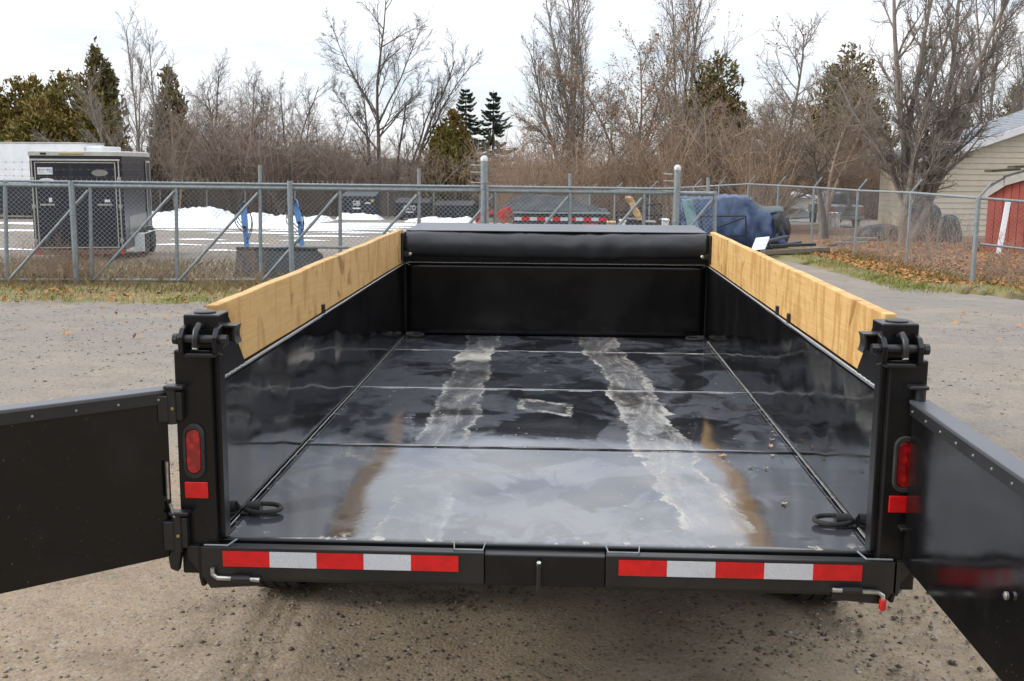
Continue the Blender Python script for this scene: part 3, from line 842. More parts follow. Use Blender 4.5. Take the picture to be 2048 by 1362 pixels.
for a, b in zip(UX[:-1], UX[1:]):
    q = gbase(a+4, .03); e = gp(b-4, ytop(b)+14, .03)
    pipe('diagonal_brace', q, e, .026, G)
for px, py in ((520, 330), (838, 337), (1140, 347), (1416, 355)):
    pipe('wire_extension', gp(px, ytop(px)+2, -.03), gp(px, py, -.03), .030, G)
def chainlink(name, a, b, zb0, zt0, zb1, zt1, w, r, parent, org, mat='wire', jag=True):
    """woven wire between two ends of a fence line"""
    ln = Lines(); a = Vector(a); b = Vector(b); Ln = (Vector((b.x, b.y, 0))-Vector((a.x, a.y, 0))).length
    n = int(Ln/w); hv = w*.95
    for i in range(n):
        u0, u1 = i/n, (i+1)/n
        zb = zb0+(zb1-zb0)*u0; zt = zt0+(zt1-zt0)*u0
        k = int((zt-zb)/hv); pts = []
        for j in range(k+1):
            u = u0 if (j+i) % 2 else u1
            p = a.lerp(b, u); pts.append((p.x, p.y, zb+j*hv))
        if jag: pts.append((p.x, p.y, zb+k*hv+.04))
        ln.add(pts, [r]*len(pts), 3)
    # even out lengths: group by length is handled by Lines
    return link(name, ln.mesh(name, org), mat, parent)
a0, b0 = gate(-60, 470, -.035), gate(1430, 470, -.035)
chainlink('wire_mesh', a0, b0, gz(15.2)+.02, gate(-60, ytop(-60)-8).z, gz(16.6)+.02, gate(1430, ytop(1430)-8).z, .043, .0045, G, GB)
for k in range(3):
    pts = []
    for i in range(90):
        px = -60+(1416+60)*i/89
        p = gate(px, ytop(px)-14-k*14+1.5*math.sin(px*.013+k), -.05)-GB
        pts.append(p)
    s = MB(); s.tube(pts, .0018, 4)
    for i in range(0, 89):
        for t in (.3,):
            p = pts[i].lerp(pts[i+1], t); s.bar(p+Vector((-.012, 0, -.018)), p+Vector((.012, 0, .018)), .003, .003); s.bar(p+Vector((.012, 0, -.018)), p+Vector((-.012, 0, .018)), .003, .003)
    s.build('barbed_wire', 'bark_brown', G)

def post(px, ytp, rad, off, label, cap=True, rod=None):
    b = gate(px, 500, off); b.z = gz(b.y)
    t = gate(px, ytp, off)
    o = empty('gate_post', b, label, 'post', 'fixed round posts that carry the sliding gate')
    H = t.z-b.z
    MB().tube([(0, 0, -.1), (0, 0, H)], rad, 16).build('post_pipe', 'galv', o, smooth=True)
    if cap: MB().lathe((0, 0, H), (0, 0, 1), [(-.05, rad*1.12), (0, rad*1.12), (.03, rad*.9), (.05, rad*.4)], 16).build('post_cap', 'zinc', o, smooth=True)
    if rod: MB().tube([(0, 0, H-.1), (0, 0, gate(px, rod, off).z-b.z)], .014, 8).build('black_rod', 'satin', o, smooth=True)
    for hz in ((.62, 1.25) if rad < .05 else (.55, H-.42, H-.52, H-.95)):
        MB().lathe((0, 0, hz), (0, 0, 1), [(-.012, rad*1.15), (.012, rad*1.15)], 16).build('band', 'galv', o, smooth=True)
    return o, H
post(150, 362, .048, .12, 'galvanised pipe post in front of the black cargo trailer', False, 327)
post(583, 362, .048, .12, 'galvanised pipe post with black rod on top, beside the blue loader arms', False, 327)
big, H1 = post(968, 317, .062, .14, 'thick capped galvanised post standing left of the tarped dump trailer')
big2, H2 = post(1350, 335, .058, .14, 'thick capped galvanised post standing left of the blue tarp')
for o, H in ((big, H1), (big2, H2)):
    for hz in (H-.12, H-.24, H-.42):
        MB().tube([(-.06, 0, hz), (-.24, 0, hz+.006)], .008, 6).build('wire_arm', 'zinc', o, smooth=True)
MB().box(.05, .085, -.1, -.06, .2, H1-.45).build('roller_bracket', 'galv', big)

# right-hand boundary fence ------------------------------------------------
RF = [(2330, 17.3, 424), (2130, 17.45, 410), (1957, 17.6, 396), (1822, 22.0, 385.5), (1716, 25.8, 381), (1628, 29.5, 375), (1557, 33, 371), (1497, 36.5, 368), (1438, 37, 371), (1388, 37.5, 374), (1300, 38, 378), (1230, 38.5, 381), (1180, 39, 383)]
rb = gpt(1957, 17.6)
RFE = empty('boundary_fence', rb, 'chain link boundary fence with angled wire arms along the leafy right verge', 'fence')
tops = []
for px, y, py in RF:
    t = at(px, py, y); b = Vector((t.x, y, gz(y)-.05)); tops.append(t)
    big_ = px == 1957
    pipe('fence_post', b-rb, t-rb, .045 if big_ else .032, RFE)
    e = t+Vector((.20, -.10, .30)) if px > 1400 else t+Vector((.28, 0, .30))
    pipe('wire_arm', t-rb, e-rb, .022, RFE, n=6)
for t0, t1 in zip(tops[:-1], tops[1:]):
    pipe('top_rail', t0-rb, t1-rb, .027, RFE, n=8)
    chainlink('wire_mesh', t0, t1, gz(t0.y)+.02, t0.z+.02, gz(t1.y)+.02, t1.z+.02, .045 if t0.y < 28 else .07, .0016, RFE, rb, 'wire', False)
pipe('middle_rail', at(1960, 488, 17.6)-rb, at(2330, 530, 17.3)-rb, .022, RFE, n=8)

# back fence ---------------------------------------------------------------
BF = [(-100, 58), (60, 57), (200, 56.5), (320, 56), (413, 56), (490, 56), (590, 56), (682, 56), (776, 55.5), (868, 55), (960, 54.5), (1050, 52), (1130, 47), (1180, 39)]
b0_ = gpt(590, 56)
BFE = empty('back_fence', b0_, 'far chain link fence behind the snow banks and waste bins', 'fence')
prev = None
for px, y in BF:
    b = gpt(px, y); t = at(px, 372+(px-300)*.016 if px < 1100 else 383, y)
    pipe('fence_post', b-b0_, t-b0_, .04, BFE, n=6)
    if prev is not None:
        pipe('top_rail', prev-b0_, t-b0_, .03, BFE, n=6)
        chainlink('wire_mesh', prev, t, gz(y), prev.z, gz(y), t.z, .12, .0035, BFE, b0_, 'wire', False)
    prev = t

# ================================================================== YARD THINGS
MT['navy'] = pm('dark_navy_skin', (.010, .012, .020), (.016, .018, .028), 2, .28)
MT['white_paint'] = pm('white_paint', (.74, .75, .76), (.66, .67, .67), 2, .45)
MT['cream_trim'] = pm('aluminium_trim', (.52, .51, .46), (.42, .41, .37), 5, .4, 0, None, .3)
MT['rust'] = pm('rusty_frame', (.16, .07, .04), (.09, .05, .035), 12, .8)
MT['amber'] = pm('amber_plastic', (.42, .33, .14), (.38, .3, .13), 8, .4)
MT['print_grey'] = pm('grey_print', (.35, .38, .40), (.3, .32, .34), 10, .5)
MT['print_blue'] = pm('blue_print', (.12, .27, .48), (.1, .22, .42), 10, .5)
MT['silver'] = pm('dull_silver', (.32, .31, .29), (.26, .25, .24), 5, .35, 0, None, .6)
MT['blue_paint'] = pm('sky_blue_loader_paint', (.10, .30, .72), (.08, .24, .60), 6, .4)
MT['bin'] = pm('black_bin_steel', (.016, .018, .022), (.026, .028, .032), 4, .5)
MT['bluetarp'] = pm('blue_poly_tarp', (.034, .064, .14), (.018, .036, .085), 4, .42, .6, 9)
MT['tealtarp'] = pm('faded_teal_tarp', (.20, .32, .32), (.13, .24, .27), 7, .6, .4, 14)
MT['darktarp'] = pm('dark_green_tarp', (.016, .032, .032), (.02, .045, .048), 5, .4, .5, 12)
MT['mesh_tarp'] = pm('grey_mesh_tarp', (.05, .054, .058), (.03, .033, .036), 4, .8, .4, 20)
MT['redpaint'] = pm('red_machine_paint', (.55, .035, .03), (.42, .025, .022), 10, .45)
MT['siding'] = pm('cream_vinyl_siding', (.56, .50, .39), (.50, .445, .345), 1.5, .55)
MT['siding_trim'] = pm('tan_corner_board', (.34, .285, .22), (.30, .25, .19), 3, .6)
MT['shingle'] = pm('grey_shingles', (.25, .27, .29), (.18, .195, .21), 9, .85, .5, 30)
MT['redwood'] = pm('red_barn_board', (.34, .085, .058), (.29, .066, .045), 3, .75)
MT['moss'] = pm('mossy_old_plank', (.10, .085, .045), (.065, .05, .03), 9, .9, .5, 40)
MT['split'] = pm('split_log_wood', (.52, .36, .16), (.28, .16, .06), 8, .75, .6, 14)
MT['glass'] = pm('dark_glass', (.02, .025, .03), (.025, .03, .035), 2, .08)
MT['greypaint'] = pm('grey_truck_paint', (.20, .21, .22), (.17, .18, .19), 2, .3)
MT['mossy_siding'] = pm('white_house_siding', (.70, .69, .63), (.62, .61, .55), 1.5, .6)

def px_frame(y):
    """helpers to lay a thing out facing the camera at depth y from photo measures"""
    return lambda px, py: at(px, py, y)

# black enclosed cargo trailer ---------------------------------------------
y0 = 21.4
p = at(76, 500, y0); q = at(253, 500, y0+.15)
base = Vector(((p.x+q.x)/2, y0, gz(y0)))
CW = (q.x-p.x)/2
CT = empty('cargo_trailer', base, 'black enclosed cargo trailer with cream roof trim behind the sliding gate', 'trailer', rz=.19)
ztop = at(160, 303, y0).z-base.z; zbot = at(160, 500, y0).z-base.z
CL = 3.4
MB().box(-CW, CW, 0, CL, zbot, ztop-.10).build('body', 'navy', CT, .015)
s = MB(); s.box(-CW-.02, CW+.02, -.02, CL+.02, ztop-.10, ztop); s.build('roof_trim', 'cream_trim', CT, .01)
MB().box(-CW+.02, CW-.02, .02, CL-.02, ztop, ztop+.015).build('roof', 'white_paint', CT, .005)
d_ = MB().box(-CW+.13, CW-.17, -.025, -.003, zbot+.07, ztop-.26).build('ramp_door', 'navy', CT, .006)
s = MB(); t = .02
x0, x1, z0, z1 = -CW+.11, CW-.15, zbot+.05, ztop-.24
for k in ((x0, x1, z0, z0+t), (x0, x1, z1-t, z1)): s.box(k[0], k[1], -.032, -.004, k[2], k[3])
for k in ((x0, x0+t), (x1-t, x1)): s.box(k[0], k[1], -.0315, -.004, z0+t, z1-t)
s.build('door_seal', 'cream_trim', d_)
for xx in (-CW+.055, CW-.075):
    MB().tube([(xx, -.045, zbot+.08), (xx, -.045, ztop-.2)], .016, 8).build('lock_bar', 'zinc', CT, smooth=True)
    for zz in (zbot+.22, zbot+1.0, ztop-.62):
        MB().box(xx-.04, xx+.04, -.06, -.012, zz-.04, zz+.04).build('bar_keeper', 'zinc', CT, .006)
MB().box(-CW+.02, CW-.05, -.06, -.002, ztop-.21, ztop-.17).build('rain_gutter', 'cream_trim', CT, .004)
MB().box(-.35, .18, -.045, -.018, ztop-.07, ztop-.025).build('marker_light', 'amber', CT, .006)
MB().box(-CW+.25, -CW+.38, -.04, -.02, ztop-.075, ztop-.03).build('marker_lamp', 'rubber', CT, .006)
for xx in (-CW+.35, CW-.42): MB().box(xx-.16, xx+.16, -.05, -.026, zbot+1.02, zbot+1.06).build('door_handle', 'zinc', d_, .004)
for xx, w_, h_ in ((-CW+.42, .035, .05), (CW-.36, .06, .03)): MB().box(xx-w_, xx+w_, -.03, -.0255, zbot+1.10, zbot+1.10+2*h_).build('door_sticker', 'white_paint', d_)
pl = MB().box(-CW+.17, -CW+.50, -.031, -.0255, ztop-.52, ztop-.36).build('dealer_plate', 'white_paint', d_)
text_mesh('plate_lettering', 'TCJ', .10, 'print_blue', pl, (-CW+.435, -.0345, ztop-.435), (PI/2, 0, 0), .7)
for k in range(3): MB().box(-CW+.19, -CW+.34-.02*k, -.033, -.0312, ztop-.41-.035*k, ztop-.40-.035*k).build('printed_line', 'print_grey', pl)
s = MB(); s.prism([(-CW+.36+.17*math.cos(a), -.031, ztop-.66+.055*math.sin(a)) for a in [2*PI*k/20 for k in range(20)]], (0, .005, 0)); s.build('white_badge', 'white_paint', d_)
s = MB(); s.prism([(CW-.50+.18*math.cos(a), -.031, ztop-.48+.075*math.sin(a)) for a in [2*PI*k/20 for k in range(20)]], (0, .005, 0)); s.build('oval_badge', 'silver', d_)
MB().box(-CW, CW, -.03, .03, zbot-.10, zbot-.005).build('rear_beam', 'rust', CT, .005)
for xx in (-CW+.08, CW-.08): MB().box(xx-.05, xx+.05, -.04, -.031, zbot-.085, zbot-.02).build('tail_lamp', 'red_plastic', CT, .005)
s = MB(); s.box(CW+.004, CW+.24, 1.0, 2.75, zbot+.30, zbot+.32); s.box(CW+.004, CW+.24, .98, 1.0, zbot-.12, zbot+.32); s.build('mudguard', 'white_paint', CT, .004)
s = MB(); s.box(-CW-.12, -CW-.004, 1.0, 2.9, zbot+.28, zbot+.30); s.build('mudguard', 'silver', CT, .004)
sd_ = MB().box(CW+.002, CW+.02, 2.78, 3.30, zbot+.1, ztop-.24).build('side_door', 'navy', CT, .005)
s = MB(); s.box(CW+.021, CW+.03, 2.76, 2.80, zbot+.08, ztop-.2); s.box(CW+.021, CW+.03, 3.28, 3.32, zbot+.08, ztop-.2); s.box(CW+.021, CW+.03, 2.80, 3.28, ztop-.25, ztop-.2)
s.build('side_door_frame', 'cream_trim', sd_)
MB().box(CW+.002, CW+.006, .5, 2.9, zbot+.30, zbot+.75).build('side_splash_panel', 'silver', CT)
for xx in (-CW+.12, CW+.12):
    for yy in (1.5, 2.35):
        ty = MB().lathe((xx, yy, .33), (1, 0, 0), [(-.1, .2), (-.1, .29), (-.07, .33), (.07, .33), (.1, .29), (.1, .2)], 24).build('tyre', 'rubber', CT, smooth=True)
        MB().lathe((xx+.06, yy, .33), (1, 0, 0), [(-.03, .19), (.035, .19), (.01, .1), (.04, .05)], 16).build('wheel_rim', 'silver', ty, smooth=True)

# white semi trailer at the far left -----------------------------------------
y0 = 49
wb = gpt(20, y0)
WT = empty('box_trailer', wb, 'long white box trailer with dark lower half at the far left', 'trailer')
x1 = at(203, 300, y0).x-wb.x; x0 = x1-13.5
zt = at(100, 287, y0).z-wb.z; zm = at(100, 374, y0).z-wb.z; zb = at(100, 434, y0).z-wb.z
MB().box(x0, x1-.9, 0, 2.5, zm, zt).build('box_body', 'white_paint', WT, .03)
MB().box(x1-.88, x1, .15, 2.4, zm+.3, zt-.12).build('cooling_unit', 'white_paint', WT, .05)
MB().box(x0, x1-.88, -.02, 2.52, zt, zt+.06).build('roof_rail', 'cream_trim', WT, .01)
MB().box(x0, x1-.4, .05, 2.4, zb+.15, zm-.02).build('dark_side_skirt', 'navy', WT, .02)
for xx in (x0+1.5, x0+2.8, x1-1.6, x1-2.8):
    MB().lathe((xx, .35, .5), (0, 1, 0), [(-.15, .3), (-.15, .46), (.15, .46), (.15, .3)], 20).build('wheel', 'rubber', WT, smooth=True)

# blue loader arms on black bucket --------------------------------------------
y0 = 17.3
lb = gpt(548, y0)
LD = empty('loader_attachment', lb, 'sky blue front loader arms standing on a wide black bucket behind the gate', 'loader')
def lp(px, py, dy=0): return at(px, py, y0+dy)-lb
bx0, bx1 = lp(467, 557).x, lp(630, 557).x; bz0, bz1 = 0.0, lp(548, 502).z
s = MB()
s.hexa([(bx0, 0, bz0), (bx1, 0, bz0), (bx1, .04, bz0), (bx0, .04, bz0), (bx0, .25, bz1), (bx1, .25, bz1), (bx1, .29, bz1), (bx0, .29, bz1)])
bk = s.build('bucket_back', 'bin', LD, .01)
for xx in (bx0, bx1-.03): MB().prism([(xx, 0.0, bz0), (xx, .27, bz1), (xx, .75, bz1-.12), (xx, .75, bz0)], (.03, 0, 0)).build('bucket_side', 'bin', LD, .005)
MB().box(bx0, bx1, .02, .8, bz0, bz0+.025).build('bucket_floor', 'bin', LD)
MB().box(bx0, bx1, .235, .305, bz1-.005, bz1+.05).build('bucket_lip', 'bin', LD, .008)
for (xa, ya), (xb, yb), (xc, yc) in (((494, 500), (491, 455), (487, 408)), ((604, 492), (600, 446), (590, 402))):
    a, b, c = lp(xa, ya, .3), lp(xb, yb, .3), lp(xc, yc, .3)
    am = MB().bar(a, b, .085, .08, (0, 1, 0)).build('lower_arm', 'blue_paint', LD, .008)
    MB().bar(b+Vector((0, -.02, 0)), c+Vector((0, -.02, 0)), .105, .10, (0, 1, 0)).build('upper_arm', 'blue_paint', LD, .012)
    MB().lathe(b, (0, 1, 0), [(-.07, .035), (.07, .035)], 12).build('pivot_pin', 'satin', am, smooth=True)
    MB().lathe(c, (0, 1, 0), [(-.09, .04), (.09, .04)], 12).build('arm_end', 'satin', am, smooth=True)
MB().bar(lp(497, 500, .32), lp(606, 494, .32), .05, .06).build('cross_tube', 'blue_paint', LD, .008)
for xs_ in (489, 592):
    for k in range(5):
        c0 = lp(xs_-5, 405+2*k, .28); pts = []
        for q in range(9):
            t = q/8
            pts.append(lp(xs_-(16+3*k)*math.sin(PI*t)*(1 if k < 3 else -.5)+4*t, 405+(50+8*k)*t, .25-.02*k))
        MB().tube(pts, .010, 6).build('hydraulic_hose', 'rubber', LD, smooth=True)

# waste bins ------------------------------------------------------------------
def bin_(x0, x1, yt, yb, y0, label, txt, ribbed):
    b = gpt((x0+x1)/2, y0)
    o = empty('waste_bin', b, label, 'bin', 'black waste bins along the back fence')
    hw = (at(x1, 400, y0).x-at(x0, 400, y0).x)/2; h = at(x0, yt, y0).z-b.z
    s = MB(); s.hexa([(-hw*.97, 0, .1), (hw*.97, 0, .1), (hw*.97, 1.3, .1), (-hw*.97, 1.3, .1), (-hw, -.1, h*.82), (hw, -.1, h*.82), (hw, 1.4, h), (-hw, 1.4, h)])
    s.build('bin_body', 'bin', o, .02)
    for xx in (-hw*.8, hw*.8): MB().box(xx-.06, xx+.06, .1, 1.2, 0, .1).build('skid', 'bin', o)
    ld_ = MB().hexa([(-hw-.03, -.14, h*.83), (hw+.03, -.14, h*.83), (hw+.03, 1.44, h+.02), (-hw-.03, 1.44, h+.02), (-hw-.03, -.14, h*.86), (hw+.03, -.14, h*.86), (hw+.03, 1.44, h+.05), (-hw-.03, 1.44, h+.05)]).build('lid', 'shroud' if ribbed else 'bin', o, .01)
    if ribbed:
        for k in range(14):
            xx = -hw+.05+(2*hw-.1)*k/13
            MB().hexa([(xx-.02, -.13, h*.862), (xx+.02, -.13, h*.862), (xx+.02, 1.42, h+.052), (xx-.02, 1.42, h+.052), (xx-.02, -.13, h*.885), (xx+.02, -.13, h*.885), (xx+.02, 1.42, h+.075), (xx-.02, 1.42, h+.075)]).build('lid_rib', 'galv', ld_)
    for k in range(3): MB().box(-hw*.95+k*hw*.93, -hw*.95+k*hw*.93+.06, -.15, -.02, .2, h*.78).build('side_rib', 'bin', o)
    if txt:
        text_mesh('bin_lettering', txt, .36, 'white_paint', o, (-.12*hw, -.16, h*.58), (PI/2, 0, 0), .62)
        MB().box(-.36*hw, .12*hw, -.16, -.15, h*.37, h*.42).build('lettering_line', 'white_paint', o)
    return o
b1_ = bin_(685, 751, 384, 437, 53.8, 'black waste bin with a ribbed grey lid, leftmost of the bins', 'GIBI', True)
MB().box(.35, .62, -.17, -.155, .80, .86).build('white_sticker', 'white_paint', b1_)
MB().box(.65, .80, -.17, -.155, .88, 1.02).build('yellow_sticker', 'amber', b1_)
bin_(790, 858, 399, 441, 52.5, 'black waste bin with white lettering, between the post and the ribbed bin', 'GATO', False)
bin_(868, 905, 405, 441, 51.5, 'narrow unmarked black bin right of the lettered bins', '', False)
bin_(907, 945, 405, 441, 51.0, 'unmarked black bin nearest the thick capped post', '', False)

# snow -------------------------------------------------------------------------
def snow(name, x0, x1, y0, y1, h, seed, nu=70, nv=24):
    f = vnoise(seed); a = at(x0, 400, (y0+y1)/2).x; b = at(x1, 400, (y0+y1)/2).x
    def fn(u, v):
        x = a+(b-a)*u; y = y0+(y1-y0)*v
        e = math.sin(PI*v)**.7*min(1, u*7, (1-u)*7)
        top = h*e*(.72+.42*f(x*.9, y*.8)+.22*f(x*3.1, y*2.7)+.16*f(x*8, y*7))-.10*(1-e)
        return (x+.12*f(y*3, x*2), y+.2*f(x*2.2, 1)*e, gz(y)+max(top, -.1))
    return tag(sheet(name, fn, nu, nv, 'snow', None, 0), kind='stuff')
snow('snow_bank', 250, 470, 47.5, 53.5, .55, 71)
snow('snow_bank', 440, 545, 47.5, 52.5, .44, 72)
snow('snow_bank', 535, 660, 46.0, 51.5, .40, 73)
snow('snow_bank', 670, 770, 52.0, 53.2, .35, 74, 40, 10)
snow('snow_bank', 800, 960, 49.0, 50.6, .3, 75, 40, 10)
s = MB()
f = vnoise(77); V = []; T = []; r_ = random.Random(5)
pl_ = [(470, 43.5, 14, 1.5), (400, 41, 8, .9), (560, 40.5, 7, .8), (640, 42, 7, .9), (340, 46, 9, 1.6), (450, 44, 6, 1.2), (560, 43, 7, 1.1), (650, 44, 6, 1.0), (760, 46, 6, 1.1), (840, 45, 5, .8), (380, 38, 3.5, .35), (520, 36, 4, .4), (650, 34, 3, .3), (600, 38.5, 4, .35), (720, 37, 3, .35), (400, 31, 2.2, .18), (470, 29, 2, .16),
       (350, 28, 1.6, .15), (20, 36, 5, .5), (10, 25, 1.8, .15), (690, 40, 5, .5), (790, 42, 4, .4), (480, 40.5, 6, .5), (30, 43, 8, .8), (610, 31, 1.6, .12), (560, 26, 1.2, .09), (440, 25.5, 1.0, .08)]
for px, y, sx_, sy_ in pl_:
    c = gpt(px, y); k = len(V); n = 34
    V.append((c.x, c.y, gz(c.y)+.05+.02*sy_))
    for q in range(n):
        an = 2*PI*q/n; rr = .85+.55*f(q*.8+px, y)+.18*r_.uniform(-1, 1)
        X = c.x+math.cos(an)*sx_*.5*rr; Y_ = c.y+math.sin(an)*sy_*1.5*rr
        V.append((X, Y_, gz(Y_)+.014))
    T += [(k, k+1+q, k+1+(q+1) % n) for q in range(n)]
tag(link('snow_patches', npmesh('snow_patches', V, None, T, True), 'snow'), kind='stuff')

# tarped dump trailer in the yard -----------------------------------------------
y0 = 27
db = gpt(1120, y0)
DT = empty('tarped_trailer', db, 'black dump trailer under a peaked grey mesh tarp behind the gate', 'trailer')
def dp(px, py, dy=0): return at(px, py, y0+dy)-db
xa, xb = dp(1027, 440).x, dp(1215, 440).x; zc = dp(1120, 428).z
MB().box(xa, xb, 0, 3.4, .45, zc).build('body', 'bin', DT, .02)
MB().box(xa-.02, xb+.08, -.05, .02, zc, zc+.05).build('top_rail', 'galv', DT, .01)
MB().box(xa+.02, xb-.02, -.06, -.003, .40, dp(1120, 452).z).build('bumper', 'bin', DT, .01)
zt0, zt1 = dp(1030, 433).z, dp(1030, 440).z
n = 12
for k in range(n):
    u0, u1 = xa+.02+(xb-xa-.04)*k/n, xa+.02+(xb-xa-.04)*(k+.97)/n
    MB().box(u0, u1, -.016, -.002, zt1-.012, zt0-.012).build('tape_strip', 'white_tape' if k % 2 == 0 else 'red_tape', DT)
MB().box(dp(1165, 450).x, dp(1195, 450).x, -.075, -.0605, dp(1170, 457).z, dp(1170, 446).z).build('red_plate', 'red_tape', DT)
A_ = [dp(1000, 414, .3), dp(1050, 386, .9), dp(1130, 393, .9), dp(1183, 413, .3), dp(1222, 426, .1), dp(1140, 422, .0), dp(1068, 418, .0), dp(1024, 421, .0)]
tz_ = vnoise(81)
def tarp_fn(u, v):
    top = A_[1].lerp(A_[2], min(1, u*1.3)) if u < .77 else A_[2].lerp(A_[4], (u-.77)/.23)
    bot = A_[0].lerp(A_[7], u/.15) if u < .15 else A_[7].lerp(A_[4], (u-.15)/.85)
    if v < .5: pnt = bot.lerp(top, v*2)
    else:
        back = Vector((bot.x, 3.2, bot.z)); top2 = Vector((top.x, 2.4, top.z-.05))
        pnt = top.lerp(top2, (v-.5)*4) if v < .75 else top2.lerp(back, (v-.75)*4)
    return tuple(pnt+Vector((0, -.03*tz_(u*9, v*6), -.05*math.sin(PI*u*3)**2*math.sin(PI*min(v*2, 1))+.02*tz_(u*12, v*5))))
sheet('mesh_tarp', tarp_fn, 40, 24, 'mesh_tarp', DT, .004)
for xx in (xa+.25, xb-.25): MB().lathe((xx, 1.5, .36), (1, 0, 0), [(-.1, .2), (-.1, .36), (.1, .36), (.1, .2)], 20).build('tyre', 'rubber', DT, smooth=True)

# red implement with striped board ------------------------------------------------
y0 = 24.5
rb_ = gpt(985, y0)
RI = empty('red_implement', rb_, 'red steel implement with a red and white striped board beside the thick post', 'implement')
def rp(px, py, dy=0): return at(px, py, y0+dy)-rb_
for a, b in (((975, 430), (990, 420)), ((993, 428), (1021, 414)), ((1005, 424), (1010, 444)), ((952, 440), (976, 426)), ((1021, 414), (1017, 426)), ((953, 445), (956, 434)), ((996, 436), (1018, 430))):
    MB().bar(rp(*a), rp(*b), .07, .07, (0, 1, 0)).build('frame_bar', 'redpaint', RI, .01)
for xx in (958, 1012): MB().bar(Vector((rp(xx, 440).x, .0, 0)), rp(xx, 446), .06, .06, (0, 1, 0)).build('leg', 'redpaint', RI, .008)
x0 = rp(948, 450).x; x1 = rp(1018, 450).x
for k in range(9):
    MB().box(x0+(x1-x0)*k/9, x0+(x1-x0)*(k+.98)/9, -.06, -.04, rp(980, 456).z, rp(980, 446).z).build('stripe_board', 'white_paint' if k % 2 == 0 else 'redpaint', RI)

# scrap behind the gate --------------------------------------------------------------
y0 = 22.5
def simple(name, label, cat, px, y): return empty(name, gpt(px, y), label, cat)
lg = gpt(1270, 22.0)
s = MB(); a, b = at(1256, 392, 22)-lg, at(1280, 440, 22)-lg
t = (b-a); f = vnoise(83); vs = []; fs = []
for k in range(13):
    c = a+t*k/12
    for j in range(7):
        an = 2*PI*j/7; r = .085*(1+.35*f(k*1.3, j*1.1))*(.7 if k in (0,) else 1)
        vs.append(c+Vector((math.cos(an)*r, math.sin(an)*r, 0)))
for k in range(12):
    for j in range(7): fs.append((k*7+j, k*7+(j+1) % 7, k*7+7+(j+1) % 7, k*7+7+j))
fs += [tuple(range(6, -1, -1)), tuple(12*7+j for j in range(7))]
s.add(vs, fs); o = s.build('split_log', 'split'); o.location = lg
tag(o, 'pale splintered log leaning up out of the scrap behind the gate', 'log')
rk = simple('metal_rack', 'black tubular metal rack standing beside the splintered log', 'rack', 1290, 23)
for a, b in (((1233, 425), (1233, 475)), ((1233, 425), (1285, 423)), ((1233, 433), (1285, 431)), ((1287, 400), (1287, 475)), ((1322, 408), (1322, 475)), ((1287, 411), (1322, 408)), ((1287, 432), (1322, 430))):
    MB().bar(at(*a, 23)-rk.location, at(*b, 23)-rk.location, .03, .03, (0, 1, 0)).build('rack_bar', 'satin', rk)
def crate(name, label, cat, x0, x1, yt, y, mat, lidm=None):
    b = gpt((x0+x1)/2, y); h = at(x0, yt, y).z-b.z; hw = (at(x1, 400, y).x-at(x0, 400, y).x)/2
    o = empty(name, b, label, cat)
    MB().hexa([(-hw*.92, 0, 0), (hw*.92, 0, 0), (hw*.92, .5, 0), (-hw*.92, .5, 0), (-hw, -.03, h), (hw, -.03, h), (hw, .53, h), (-hw, .53, h)]).build('tub', mat, o, .02)
    MB().box(-hw-.02, hw+.02, -.05, .55, h, h+.04).build('rim', lidm or mat, o, .012)
    return o
crate('wooden_crate', 'brown wooden crate at the right end of the tarped trailer', 'crate', 1217, 1233, 447, 23.5, 'split')
crate('tool_box', 'dark grey box under the splintered log', 'box', 1252, 1284, 441, 22.3, 'bin', 'shroud')
crate('tub', 'dark tub with pale rim between the rack and the capped post', 'tub', 1292, 1312, 446, 22.6, 'darktarp', 'silver')
crate('white_bucket', 'small white bucket among the scrap left of the capped post', 'bucket', 1326, 1339, 442, 23.2, 'white_paint')
crate('small_white_bucket', 'low white bucket beside the splintered log base', 'bucket', 1243, 1252, 444, 22.2, 'white_paint')

# blue tarp heap -------------------------------------------------------------------------
y0 = 27.0
tb = gpt(1465, y0)
BT = empty('tarp_covered_heap', tb, 'big heap covered by a rumpled blue tarp inside the fence', 'tarp')
def bp(px, py, dy=0): return at(px, py, y0+dy)-tb
bz_ = vnoise(91); bz2 = vnoise(92)
xs_ = [bp(1362, 450).x, bp(1570, 450).x]
def heap(u, v):
    x = xs_[0]+(xs_[1]-xs_[0])*u
    topy = 397 if u < .64 else (397+(u-.64)/.10*20 if u < .74 else (417+(u-.74)/.22*8 if u < .96 else 425+(u-.96)/.04*40))
    zt = bp(1450, topy).z*(1-.02*math.sin(u*9))
    if v < .45: t = v/.45; y = -.25*(1-t)-.0; z = .03+(zt-.03)*t
    elif v < .62: t = (v-.45)/.17; y = 1.5*t; z = zt+.06*math.sin(PI*t)
    else: t = (v-.62)/.38; y = 1.5+.3*t; z = zt+(0.03-zt)*t
    fold = .20*abs(math.sin(x*3.4+z*1.6+bz_(x*2, z*1.2)*2.6))+.09*abs(bz2(x*4, z*3))+.07*abs(math.sin(x*8-z*5+3*bz_(x*2, z*2)))
    e = min(1, v*8, (1-v)*8)
    return (x+.05*bz2(z*3, x)+(-.10*(z/zt) if u < .06 else 0), y-fold*e*(1-.5*(z/zt)**3), z)
hj = random.Random(9)
sheet('blue_sheet', lambda u, v: tuple(a+hj.uniform(-.035, .035) for a in heap(u, v)), 30, 18, 'bluetarp', BT, .006, False)
sheet('teal_strip', lambda u, v: tuple(bp(1363+22*u+14*(1-v), 460-62*v, -.42+.05*math.sin(u*6+v*5))), 8, 16, 'tealtarp', BT, .006)
